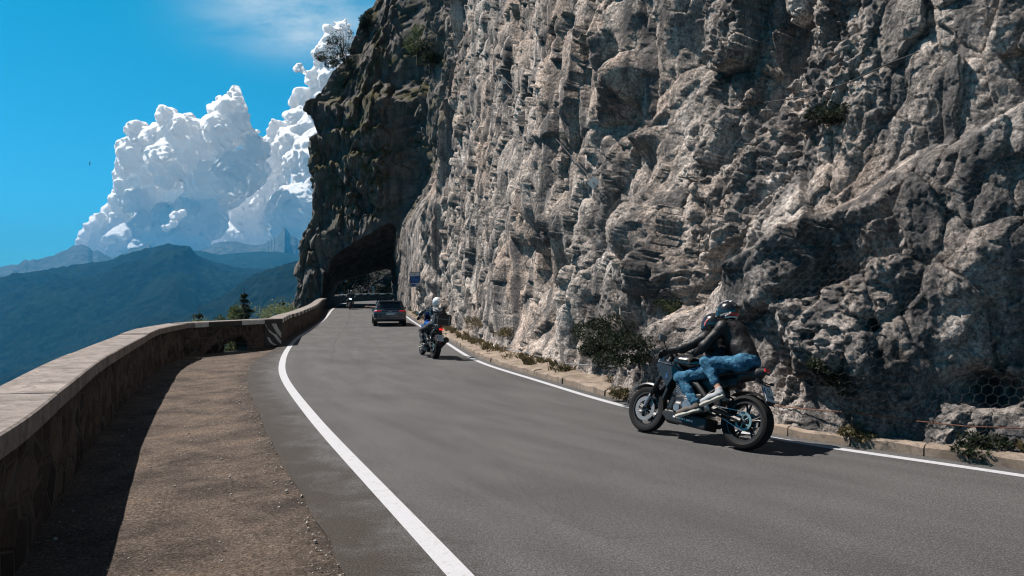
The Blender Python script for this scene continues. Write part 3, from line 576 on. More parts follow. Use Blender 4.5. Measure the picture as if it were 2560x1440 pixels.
def displace(u, z, spc):
    x, y, nx, ny = base_map(u, z); lean = np.where(u < UA, .10 + .13 * (1 - sstep(10, 16, y)), .05) * np.clip(z, 0, 60) * (1 - sstep(UJ - 6, UJ, u)) 
    P = np.stack([x - nx * lean, y - ny * lean, z], -1).astype(np.float32)
    q = P.copy(); q[..., 2] *= .8
    # diagonal bedding: shear so forms climb to the right
    sh = P.copy(); wv = sstep(12, 20, y); sh[..., 2] = P[..., 2] * .55 - .16 * (P[..., 0] - P[..., 1]); ob_ = 1 - .35 * wv * (1 - sstep(48, 60, y))
    far = sstep(35, 60, y); big = fbm(sh, 4.6, 3, 1) * (.55 + .45 * far)
    rid = fbm(sh * np.array([1, 1, .8], np.float32), 1.9, 5, 21, .52, ridge=True, fade=spc) * (.30 + .12 * far)
    f1, f2 = worley(sh / 1.05 + .4 * perlin(P / .8, 3)[..., None], 5); cell = (np.clip(f2 - f1, 0, .55) - .2) * (.07 + .1 * far); a1, c1 = facet(sh / 1.7 + .3 * perlin(P / 1.1, 13)[..., None], 15); a2, c2 = facet(sh / .62 + .3 * perlin(P / .5, 14)[..., None], 16); rgh = .30 + 1.0 * sstep(-.32, .38, fbm(sh, 2.4, 2, 66)); cell = cell + a1 * .52 * (1 + .5 * far) * ob_ - .14 * np.exp(-c1 * 9) + (a2 * (.24 + .10 * far) - .06 * np.exp(-c2 * 9)) * np.clip((.62 / spc - 2) / 2, 0, 1)
    g1, g2 = worley(q / .27 + .5 * perlin(P / .3, 8)[..., None], 6); a3, c3 = facet(q / .2 + .4 * perlin(P / .2, 18)[..., None], 17); cell2 = (np.clip(g2 - g1, 0, .5) - .18) * .03 * np.clip((.27 / spc - 2) / 2, 0, 1) + (a3 * (.095 + .05 * far) - .03 * np.exp(-c3 * 8)) * np.clip((.2 / spc - 2) / 2, 0, 1); a4, c4 = facet(q / .085 + .3 * perlin(P / .1, 19)[..., None], 18); cell2 = cell2 + a4 * .04 * np.clip((.085 / spc - 1.6) / 2, 0, 1)
    fine = fbm(q, .16, 4, 31, .55, ridge=True, fade=spc) * .035 + fbm(q, .5, 3, 41, .6, fade=spc) * .06
    vert = 0
    ft = np.clip(z / .9, 0, 1); d = (big * .8 + rid * .34 * ob_ * rgh + cell * (.55 + .45 * rgh) + vert) * (.35 + .65 * ft) + (cell2 + fine) * rgh
    d = d * (1 - .75 * sstep(UA + 3, UA + 7, u) * (1 - sstep(UJ + 2, UJ + 6, u)) * (1 - sstep(8, 12, z)))
    d = d + np.where(u < UA, feats(P, FE), 0)
    d = d + np.where(u < UA, .30 * np.exp(-np.clip(z, 0, 9) / .7) * (1 - sstep(24, 34, y)), 0)
    # the nearer mass on the right stands proud along a rising edge
    zz = np.interp(y, [7, 8.6, 10, 12.2, 14.5], [5.2, 3.9, 2.9, 1.6, .2]); e = perlin(P / 1.3, 77) * .35
    d = d + np.where(u < UA, .75 * sstep(.25, -.25, z - zz + e) * (1 - sstep(12.5, 15, y)) - .22, 0)
    # upper recess left of the corner, thick ledge and slope above
    rec = sstep(UA - 1, UA + 2.5, u) * (1 - sstep(UJ - 1, UJ + 3, u)); d = d - rec * 2.6 * sstep(7, 14, z)
    top = sstep(UJ - 2, UJ + 3, u); led = perlin(P / 6, 55); d = d - top * (1.5 * sstep(20.5, 22.5, z + led * 1.6) + .9 * sstep(9, 11, z + led * 2) + .8 * sstep(14, 15.5, z + led * 2.2) + .7 * sstep(17.5, 18.6, z + led * 1.5) - .8 * sstep(8, 12, z) - .7 * sstep(12, 16, z) - .7 * sstep(15, 18, z))
    d = d - top * np.clip(z - 22, 0, 30) * .22 - top * .05 * np.clip(z, 0, 22)
    d = d * (1 - .85 * np.exp(-((u - UC) / 1.2) ** 2) * 0)
    out = P.copy(); out[..., 0] += nx * d; out[..., 1] += ny * d; out[..., 2] += d * .12
    return out
def cliff():
    # columns spaced by how large they look
    ss = np.linspace(0, UA, 4000); p = resample(FOOT, ss); dist = np.maximum(np.hypot(p[:, 0], p[:, 1]), 4); ang = np.gradient(np.arctan2(p[:, 0], np.maximum(p[:, 1], -50)), ss); ang = np.abs(ang)
    dens = np.maximum(np.minimum(ang * FOC / 2.5 * .95, 90), 7.5); dens = np.where((p[:, 1] < 5.2), 6, dens); cum = np.concatenate([[0], np.cumsum((dens[1:] + dens[:-1]) / 2 * np.diff(ss))]); n = int(cum[-1]); us = np.interp(np.linspace(0, cum[-1], n), cum, ss)
    pu = resample(FOOT, us); dd = np.maximum(pu[:, 1], 6.0); hv = EYE + dd * 1.15 * HOR / FOC + .8; m = 520; t = np.linspace(0, 1, m)
    z1 = -.35 + t[:, None] * (hv + .35)[None, :]; t2 = np.linspace(0, 1, 31)[1:, None]; hmax = np.maximum(hv + 8, 26); z2 = hv + t2 * (hmax - hv); Z = np.vstack([z1, z2]); U = np.broadcast_to(us[None], Z.shape)
    spc = np.broadcast_to(np.maximum(np.gradient(us), (hv + .35) / m)[None], Z.shape).copy(); spc[m:] = .5
    V = displace(U, Z, spc); global CL_U, CL_Z, CL_V; CL_U, CL_Z, CL_V = us, Z[:m], V[:m]
    nr, nc = Z.shape; Va = V.reshape(-1, 3); Fa = grid_faces(nr, nc)
    # tunnel front: rings from the portal edge outwards
    op = spline(np.array([(-18.3, -.2), (-18.3, 1.5), (-18.2, 3.6), (-17.9, 5.0), (-16.0, 6.0), (-13.6, 7.0), (-11.5, 7.9), (-10.9, 7.2), (-10.8, 5.6), (-10.6, 3.2), (-10.3, 1.2), (-10.1, -.2)]), .05)
    A = 600; op = resample(op, np.linspace(0, arclen(op)[-1], A)); opu = UJ + (op[:, 0] + 10.6) / -11.0 * 11.0 * (11.0 / 11.0)
    opu = UJ + np.clip((-10.6 - op[:, 0]) / (-10.6 + 21.4), -.02, 1) * 11.0; opz = op[:, 1] + .75
    ob = np.array([(UE, -.6), (UE, 46), (UA, 46), (UA, -.6)]); L = arclen(ob)
    ob = np.vstack([resample(ob, np.linspace(0, L[-1], 3000))]); 
    # match angles about the portal centre
    c = np.array([(UJ + 3.6), 3.0]); wt_ = np.linspace(0, 1, A) ** 1.0
    key = np.array([0, .12, .35, .52, .62, 1.0]); tgt = np.array([0, L[1], L[1] + (UE - UA) * .45, L[1] + (UE - UA) * .8, L[2] + 1, L[-1]]) / L[-1]
    ob = resample(ob, np.interp(wt_, key, tgt) * arclen(ob)[-1]); Rn = 340; rr = np.linspace(0, 1, Rn)[:, None] ** 1.25
    Ub = opu[None] * (1 - rr) + ob[None, :, 0] * rr; Zb = opz[None] * (1 - rr) + ob[None, :, 1] * rr
    bot = (op[:, 1] < .0)[None] & np.ones_like(rr, bool)
    V2 = displace(Ub, Zb, np.full(Ub.shape, .095)); global CL_B; CL_B = V2.copy()
    # tunnel bore
    K = 40; back = []; ring0 = V2[0].copy(); cen = ring0.mean(0)
    for k_ in range(1, K):
        f = k_ / (K - 1); s = 16.5 * f; q = ring0.copy(); ctr = np.array([-14.3, 70.5, 0]) + np.array([-.18, 1, 0]) * s
        qq = ring0 - np.array([-14.3, 70.5, 0]); sc = 1 - .14 * f; zc = 1 - .50 * sstep(.0, .8, f)
        q[:, 0] = ctr[0] + qq[:, 0] * sc; q[:, 1] = ring0[:, 1] * (1 - sstep(0, .5, f)) + 70.5 * sstep(0, .5, f) + s; q[:, 2] = gz(q[:, 1]) + (ring0[:, 2] - .6) * zc
        nse = fbm(q, 1.6, 5, 91, .55, ridge=True) * .28 * min(1, f * 12); dirn = q - np.array([ctr[0], 0, 3.5]) - np.array([0, 1, 0]) * q[:, 1:2]; dirn[:, 1] = 0; dirn /= np.linalg.norm(dirn, axis=1)[:, None] + 1e-6; q = q + dirn * nse[:, None]; back.append(q)
    back = np.array(back[::-1]); V2 = np.concatenate([back, V2], 0)
    # far side of the headland: rings outwards from the exit
    ex = back[0]; farb = []
    for k_ in range(1, 14):
        f = k_ / 13; q = ex + (ex - np.array([-17, 87, 3.0])) * np.array([3.0, .3, 9.0]) * f; q[:, 1] = ex[:, 1] - 2 * f + perlin(q / 3, 5) * .8; q[:, 2] = np.maximum(q[:, 2], -1.5); q[:, 0] = np.maximum(q[:, 0], np.interp(q[:, 2], XL[:, 0], XL[:, 1]) * 1.12 + .6); farb.append(q)
    V2 = np.concatenate([np.array(farb[::-1]), V2], 0); nr2, nc2 = V2.shape[:2]
    Fb = grid_faces(nr2, nc2) + len(Va); V = np.vstack([Va, V2.reshape(-1, 3)]); F = np.vstack([Fa, Fb])
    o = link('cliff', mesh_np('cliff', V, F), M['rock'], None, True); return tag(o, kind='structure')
cliff()
# ---------------------------------------------------------------- land beyond the parapet
def near_slope():
    P = np.vstack([[(1.5, -30)], W_IN[:-1], W_B, W_C[8::14], [(-20.2, 78), (-20.8, 84), (-21.5, 97), (-18, 107), (-6, 113.5), (20, 114)]]); P = spline(P[np.concatenate([[True], np.linalg.norm(np.diff(P, axis=0), axis=1) > .4])], .5)
    P = resample(P, np.linspace(0, arclen(P)[-1], 420)); T = tang(P); T = np.stack([np.convolve(np.pad(T[:, k], 20, 'edge'), np.ones(41) / 41, 'valid') for k in (0, 1)], -1); T /= np.linalg.norm(T, axis=1)[:, None]
    nrm = np.stack([-T[:, 1], T[:, 0]], -1); t = np.concatenate([[0.35, .6], np.linspace(1, 40, 50), np.linspace(43, 420, 50)]); XY = P[None] + nrm[None] * t[:, None, None] * np.array([1, .9])
    z = gz(P[:, 1])[None] - .12 - np.where(t < 2, t * .12, .24 + (t - 2) * .75)[:, None] + fbm(np.dstack([XY, XY[..., :1] * 0]), 5, 5, 8) * np.clip(t - .8, 0, 12)[:, None] * .10
    V = np.dstack([XY, z]).reshape(-1, 3); o = link('hillside', mesh_np('hillside', V, grid_faces(len(t), len(P))), M['slope'], None, True)
    return tag(o, kind='structure')
def mat_slope():
    m, nt, b = newmat('slope_ground'); v = mapn(nt, 'Object'); n = tnoise(nt, v, .7, 7, .7); f = tnoise(nt, v, 12, 5, .7)
    c = ramp(nt, n, [(.35, (.02, .026, .011)), (.55, (.05, .055, .024)), (.7, (.10, .09, .06))]); c = mixc(nt, .8, c.outputs[0], ramp(nt, f, [(.3, .5), (.7, 1.4)]).outputs[0], 'MULTIPLY')
    nt.links.new(c, b.inputs['Base Color']); b.inputs['Roughness'].default_value = 1; b.inputs['Specular IOR Level'].default_value = 0; nt.links.new(bumpn(nt, f, 1, .15), b.inputs['Normal']); return m
M['leafb'] = mat_leaf('leaves_painted_shade', (.003, .005, .003), (.014, .019, .012)); M['leafb'].node_tree.nodes['Principled BSDF'].inputs['Specular IOR Level'].default_value = 0; M['slope'] = mat_slope(); M['soilfloor'] = M['slope']  # leafb: shade of the wood behind the tunnel put into the leaf colour
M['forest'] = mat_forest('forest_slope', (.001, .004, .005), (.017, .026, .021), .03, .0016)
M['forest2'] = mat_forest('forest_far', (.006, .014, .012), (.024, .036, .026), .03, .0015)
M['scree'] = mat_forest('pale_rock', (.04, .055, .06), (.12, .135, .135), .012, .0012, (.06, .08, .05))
near_slope()
def ridge(name, crest, dist, slope, label, mat, nr=160, nc=420, amp=30, sc=400, curve=0.0, drop=None, bumps=0, jag=0, seed=1, back=600):
    """a mountain: its crest stands at dist, its flank falls towards the valley"""
    cr = np.array(crest, float); u = np.linspace(cr[0, 0], cr[-1, 0], nc); v = np.interp(u, cr[:, 0], cr[:, 1]); k = np.ones(3) / 3; v = np.convolve(np.pad(v, 1, 'edge'), k, 'valid') if not jag else v
    zc = (HOR - v) / FOC * dist + EYE; drop = drop or 900; L = drop / slope; t = np.concatenate([-np.linspace(1, 0, 14)[:-1] * back, L * np.linspace(0, 1, nr) ** 1.25])
    r = dist - t[:, None] * np.ones(nc)[None]; X = (u[None] - 1280) / FOC * r; z = zc[None] - np.where(t < 0, -t * slope * 1.2, t * slope * (1 - curve * t / L))[:, None]
    P = np.dstack([X, r, z * 0]); g = fbm(P + seed * 1000, sc, 5, seed, .5, ridge=True) * amp * np.clip(np.abs(t) / (sc * .6), 0, 1)[:, None]
    tn = perlin(P / (sc * .035), seed + 3) * bumps + perlin(P / (sc * .07), seed + 4) * bumps
    if jag: z = z + perlin(P / 60, 9) * jag + perlin(P / 25, 19) * jag * .5
    V = np.dstack([X, r, z + g + tn]).reshape(-1, 3); o = link(name, mesh_np(name, V, grid_faces(len(t), nc)), M[mat] if isinstance(mat, str) else mat, None, True)
    if o.data.polygons[len(o.data.polygons) // 2].normal.z < 0: o.data.flip_normals()
    return tag(o, kind='structure')
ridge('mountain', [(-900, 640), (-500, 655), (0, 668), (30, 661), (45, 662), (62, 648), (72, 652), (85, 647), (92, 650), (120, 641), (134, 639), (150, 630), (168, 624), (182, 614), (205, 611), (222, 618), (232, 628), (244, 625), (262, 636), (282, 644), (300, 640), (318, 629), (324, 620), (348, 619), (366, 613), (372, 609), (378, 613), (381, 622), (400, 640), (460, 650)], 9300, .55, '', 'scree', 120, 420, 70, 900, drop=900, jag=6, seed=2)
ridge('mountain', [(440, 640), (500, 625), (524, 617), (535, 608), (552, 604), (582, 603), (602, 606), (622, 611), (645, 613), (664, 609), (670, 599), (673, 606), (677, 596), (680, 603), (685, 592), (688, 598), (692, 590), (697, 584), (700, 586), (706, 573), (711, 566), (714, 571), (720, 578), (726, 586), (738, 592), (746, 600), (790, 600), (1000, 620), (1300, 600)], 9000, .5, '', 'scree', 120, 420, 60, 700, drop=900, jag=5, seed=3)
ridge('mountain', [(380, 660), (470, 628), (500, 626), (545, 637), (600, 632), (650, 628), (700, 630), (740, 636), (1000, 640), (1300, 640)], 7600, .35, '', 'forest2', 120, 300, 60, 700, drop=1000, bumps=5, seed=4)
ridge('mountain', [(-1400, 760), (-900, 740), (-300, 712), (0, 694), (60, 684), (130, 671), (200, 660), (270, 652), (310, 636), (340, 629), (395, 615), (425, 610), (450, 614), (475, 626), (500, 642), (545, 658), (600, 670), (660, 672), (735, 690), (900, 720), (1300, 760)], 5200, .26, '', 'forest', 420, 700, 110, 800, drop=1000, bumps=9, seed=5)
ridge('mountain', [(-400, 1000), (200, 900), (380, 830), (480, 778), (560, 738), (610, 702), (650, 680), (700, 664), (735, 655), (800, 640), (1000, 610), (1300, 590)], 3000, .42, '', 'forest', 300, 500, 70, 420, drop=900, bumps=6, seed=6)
# valley floor and lowlands out to the horizon
def floor():
    g = np.concatenate([np.linspace(-25000, -3000, 12), np.linspace(-2600, 2600, 40), np.linspace(3000, 25000, 12)]); X, Y = np.meshgrid(g, g); z = -620 + 60 * perlin(np.dstack([X, Y, X * 0]) / 1500, 4)
    o = link('ground', mesh_np('ground', np.dstack([X, Y, z]).reshape(-1, 3), grid_faces(len(g), len(g))), M['forest'], None, True)
    return tag(o, kind='structure')
floor()
# hill side and pass behind the tunnel, where the road turns
def back_hill():
    u = np.linspace(0, 1, 90); v = np.linspace(0, 1, 60); t = v[:, None] * 60; y = 118 + t + 0 * u[None]; x = -.25 * y + 70 * u[None]; z = -6 + t * .75 * sstep(0, .16, u[None]) - 14 * (1 - sstep(0, .12, u[None])); P = np.dstack([x, y, z]); z = z + fbm(P, 8, 5, 3) * 2.0
    o = link('hillside', mesh_np('hillside', np.dstack([x, y, z]).reshape(-1, 3), grid_faces(60, 90)), plain('wood_floor_painted_shade', (.010, .012, .008), .95, sc=1), None, True); return tag(o, kind='structure')  # floor colour kept near black to carry the shade under the trees
back_hill()
# ---------------------------------------------------------------- plants
def leaves(name, pts, nrm_, size, mat, parent=None, asp=2.2, seed=0, jitter=.6):
    """many leaf-sized two-triangle blades about the given points"""
    r = np.random.default_rng(seed); n = len(pts); d = r.normal(size=(n, 3)); d += nrm_ * 1.2; d /= np.linalg.norm(d, axis=1)[:, None]; a = np.cross(d, r.normal(size=(n, 3))); a /= np.linalg.norm(a, axis=1)[:, None]
    s = size * (1 + jitter * (r.random(n) - .5))[:, None]; w = s / asp
    V = np.stack([pts - a * w * .5, pts + d * s * .5 - a * w * .1, pts + d * s, pts + a * w * .5], 1).reshape(-1, 3); F = np.arange(4 * n).reshape(-1, 4)
    return link(name, mesh_np(name, V, F), mat, parent)
def spruce(label, x, y, z0, h, w, seed, mat='leafd', dens=1.0):
    r = np.random.default_rng(seed); t = thing('spruce_tree', label, 'tree', (x, y, z0), (0, 0, r.random() * 6))
    tr = MB(); tr.tube([(0, 0, -.5), (0, 0, h * .4), (.03, 0, h * .75), (0, 0, h * .99)], [h * .018, h * .014, h * .008, .008], 8); pts = []; nm = []
    for lv in range(int(h * 3.2)):
        f = lv / (h * 3.2); z = h * (.06 + .93 * f); L = w * (1 - f) ** .85 * (.75 + .5 * r.random()) + .06
        for b in range(r.integers(5, 8)):
            an = r.random() * 6.28; Lb = L * (.6 + .5 * r.random()); dr = np.array([math.cos(an), math.sin(an), 0]); p1 = dr * Lb + np.array([0, 0, z - Lb * .22 + .10 * Lb])
            if lv % 2 == 0: tr.tube([(0, 0, z), p1 * np.array([.5, .5, 1]) + np.array([0, 0, -.0]), p1], [.018, .012, .004], 3, False)
            m = int((14 + 46 * Lb) * dens); k = r.random(m) ** .7; q = np.array([0, 0, z])[None] * (1 - k[:, None]) + p1[None] * k[:, None]; side = np.array([-dr[1], dr[0], 0]); q = q + side[None] * (r.normal(size=m) * .16 * Lb * (1 - k * .6))[:, None]; q[:, 2] += -np.abs(r.normal(size=m)) * .07 * (1 + Lb)
            pts.append(q); nm.append(np.repeat((dr * .5 + np.array([0, 0, -.5]))[None], m, 0))
    tr.obj('trunk', M['bark'], t); leaves('crown', np.vstack(pts), np.vstack(nm), .17 if h > 6 else .13, M[mat], t, 2.6, seed); return t
def broad(name, label, x, y, z0, h, w, seed, mat, n=9000, leaf=.12, lobes=9, trunk=True, cat='tree', kind=None, lean=(0, 0), base=.25):
    r = np.random.default_rng(seed); t = thing(name, label, cat, (x, y, z0)); tr = MB(); P = []; Nn = []
    (0 if not trunk else 1) and tr.tube([(0, 0, -.3), (lean[0] * .3, lean[1] * .3, h * .3), (lean[0] * .7, lean[1] * .7, h * .62)], [h * .028, h * .02, h * .012], 7)
    for i in range(lobes):
        c = np.array([r.normal() * w * .33, r.normal() * w * .33, h * (base + (1 - base) * .85 * r.random())]) + np.array([lean[0], lean[1], 0]) * .8; s = np.array([w * .36, w * .36, h * .17]) * (.6 + .7 * r.random())
        m = n // lobes
        if trunk: tr.tube([(lean[0] * .3, lean[1] * .3, h * .25), (c * np.array([.5, .5, .8])), c], [h * .014, h * .009, .01], 5, False)
        d = r.normal(size=(m, 3)); d /= np.linalg.norm(d, axis=1)[:, None]; rad = (.55 + .5 * r.random(m) ** .6)[:, None]; q = c + d * s * rad * (1 + .35 * perlin(d * 2.5 + i, seed)[:, None]); keep = perlin(q / (w * .16), seed + 1) > -.22; P.append(q[keep]); Nn.append(d[keep])
    if trunk: tr.obj('trunk' if cat == 'tree' else 'stems', M['bark'], t)
    leaves('crown' if cat == 'tree' else 'foliage', np.vstack(P), np.vstack(Nn), leaf, M[mat], t, 1.8, seed); return t
def at(u, v, d): return px(u, v, d)
x, y, z = at(497, 800, 38); spruce('small dark spruce tip standing alone behind the parapet, left of the tall spruce', x, y, z - 5, 5 + .85, 1.35, 11)
x, y, z = at(611, 797, 44); spruce('tallest dark spruce rising above the striped parapet corner', x, y, z - 6, 6 + 1.98, 2.1, 12, dens=1.3)
x, y, z = at(590, 797, 47); broad('leafy_tree', 'narrow pale green tree close behind the left side of the tallest spruce', x, y, z - 3, 4.0, 1.2, 13, 'leafm', 6000, .12, 9, base=.35)
x, y, z = at(672, 792, 48); broad('leafy_tree', 'rounded olive green tree between the tallest spruce and the headland', x, y, z - 3.5, 4.6, 2.6, 14, 'leafp', 9000, .12, 12, base=.3)
x, y, z = at(690, 790, 53); broad('leafy_tree', 'darker round tree just behind the olive green tree', x, y, z - 3.5, 4.3, 2.2, 17, 'leafm', 7000, .12, 10, base=.3)
x, y, z = at(706, 790, 58); spruce('small spruce close to the foot of the headland cliff', x, y, z - 3, 4.6, 1.2, 15)
x, y, z = at(722, 790, 60); broad('leafy_tree', 'low mid green tree touching the left foot of the headland', x, y, z - 3.0, 3.9, 1.6, 16, 'leafm', 5000, .12, 8, base=.3)
x, y, z = at(588, 875, 29.6); broad('bush', 'sunlit pale bush seen through the drain arch of the parapet', x, y, z - .5, 1.7, 1.9, 21, 'leafp', 14000, .06, 16, True, 'bush')
for i, (u, v, d, h, w, lab) in enumerate(((848, 128, 75.5, 2.6, 2.6, 'twisted dark tree leaning out from the top left edge of the headland'), (832, 150, 75.0, 1.7, 1.6, 'small crooked tree just below the leaning tree on the headland edge'),
        (905, 62, 77, 2.3, 1.3, 'little upright tree highest on the headland skyline'), (1045, 122, 62, 3.6, 2.3, 'large grey green tree growing in the recess high up left of the main face'), (1078, 140, 59, 2.6, 1.6, 'darker tree beside the large one in the high recess'))):
    U_ = 1280 + CL_B[..., 0] / CL_B[..., 1] * FOC; W_ = HOR - (CL_B[..., 2] - EYE) / CL_B[..., 1] * FOC; e = (U_ - u - (14 if i < 3 else 0)) ** 2 + (W_ - v - (22 if i < 3 else 30)) ** 2 + (CL_B[..., 1] - 60) ** 2 * .5; x, y, z = CL_B[np.unravel_index(np.argmin(e), e.shape)]
    broad('cliff_tree' , lab, x, y - .3, z - .3, h, w, 30 + i, 'leafd' if i < 3 or i == 4 else 'leafm', 4200 if i > 2 else 3200, .15, 8, lean=(-.5, 0) if i < 2 else (0, 0))
# dark wood behind the tunnel
k = 0
for i in range(15):
    u = random.Random(i).uniform(815, 1000); d = 114 + (i * 7 % 22); x, y, z = at(u, 742, d)
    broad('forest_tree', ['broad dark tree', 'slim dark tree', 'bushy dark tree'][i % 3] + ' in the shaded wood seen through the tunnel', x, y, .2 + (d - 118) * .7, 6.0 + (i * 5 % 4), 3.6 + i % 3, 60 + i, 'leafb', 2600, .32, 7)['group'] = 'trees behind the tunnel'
def grass_patch(name, spots, label, cat, mat='grass', seed=0, parent=None, H=(.08, .22)):
    r = np.random.default_rng(seed); V = []
    for (x, y, z, rad, n) in spots:
        a = r.random(n) * 6.28; q = r.random(n) ** .6 * rad; bx, by = x + q * np.cos(a), y + q * np.sin(a); h = r.uniform(*H, n) * (1.1 - q / rad * .6); l = r.normal(size=(n, 2)) * .45; w = .006 + h * .02; th = r.random(n) * 6.28; dx_, dy_ = np.cos(th) * w, np.sin(th) * w; z_ = np.full(n, z)
        V.append(np.stack([np.stack([bx - dx_, by - dy_, z_ - .02], -1), np.stack([bx + dx_, by + dy_, z_ - .02], -1), np.stack([bx + dx_ * .5 + l[:, 0] * h * .4, by + dy_ * .5 + l[:, 1] * h * .4, z_ + h * .7], -1), np.stack([bx + l[:, 0] * h, by + l[:, 1] * h, z_ + h], -1)], 1))
    V = np.vstack(V).reshape(-1, 3); return link(name, mesh_np(name, V, np.arange(len(V)).reshape(-1, 4)), M[mat], parent)
r = np.random.default_rng(5); FV = offs(RL, 1.0); sV = arclen(FV); sp = []
for i in range(420):
    s = r.uniform(0, sV[-1] * .62); p = resample(FV, [s])[0]; t_ = r.uniform(-.32, .25); j = int(np.clip(s / sV[-1] * len(FV), 1, len(FV) - 2)); T = (FV[j + 1] - FV[j - 1]); T /= np.linalg.norm(T); p = p + t_ * np.array([T[1], -T[0]])
    if perlin(np.array([[p[0] * .5, p[1] * .5, 0]]), 6)[0] < -.12: continue
    sp.append((p[0], p[1], float(gz(p[1])) + .12, r.uniform(.06, .22), int(r.integers(14, 60))))
tag(grass_patch('grass', sp, '', ''), 'dry grass tufts growing on the soil between kerb and rock', 'grass', kind='stuff')
# low bushes at the foot of the rock and in its ledges: placed on the real surface
def on_rock(u, v):
    """nearest built rock vertex along the line of sight through column u, row v"""
    Vx = CL_V; U_ = 1280 + Vx[..., 0] / Vx[..., 1] * FOC; W_ = HOR - (Vx[..., 2] - EYE) / Vx[..., 1] * FOC; e = (U_ - u) ** 2 + (W_ - v) ** 2; e = np.where((Vx[..., 1] > 3) & (e < 160), Vx[..., 1] * 1.0 + e * .004, 1e9); i = np.unravel_index(np.argmin(e), e.shape)
    if e[i] > 1e8: e = (U_ - u) ** 2 + (W_ - v) ** 2 + 1e6 * (Vx[..., 1] < 3); i = np.unravel_index(np.argmin(e), e.shape)
    return Vx[i]
for i, (u, v, h, w, mat, n, lab) in enumerate(((1512, 876, 1.0, .9, 'leafd', 9000, 'big dark green bush at the foot of the rock face in mid view'), (1600, 888, .6, .8, 'leafd', 4500, 'smaller bush to the right of the big dark bush'),
        (2100, 290, .34, .42, 'leafd', 2200, 'tuft of scrub on the slanting ledge high on the right'), (2085, 960, .42, .25, 'leafd', 1400, 'narrow dark plant on the rock right of the near motorcycle'),
        (1560, 985, .2, .25, 'grass', 900, 'low weed on the verge left of the near motorcycle'), (2440, 1120, .25, .35, 'leafd', 1300, 'scrubby weeds at the rock foot near the right edge'), (2150, 1085, .2, .22, 'grass', 800, 'low weed behind the kerb right of the near motorcycle'), (1680, 760, .35, .3, 'leafm', 1500, 'wispy weed on the rock above the motorcycle handlebar'), (1185, 812, .5, .5, 'grass', 1500, 'tawny weed clump at the kerb right of the second motorcycle'), (1270, 840, .4, .4, 'grass', 1200, 'dry weed clump at the rock foot beyond the kerb bend'))):
    p = on_rock(u, v); broad('bush', lab, p[0] - .08, p[1] - .06, p[2] - h * .3, h, w, 90 + i, mat, n, .05, 10, False, 'bush', base=.02)
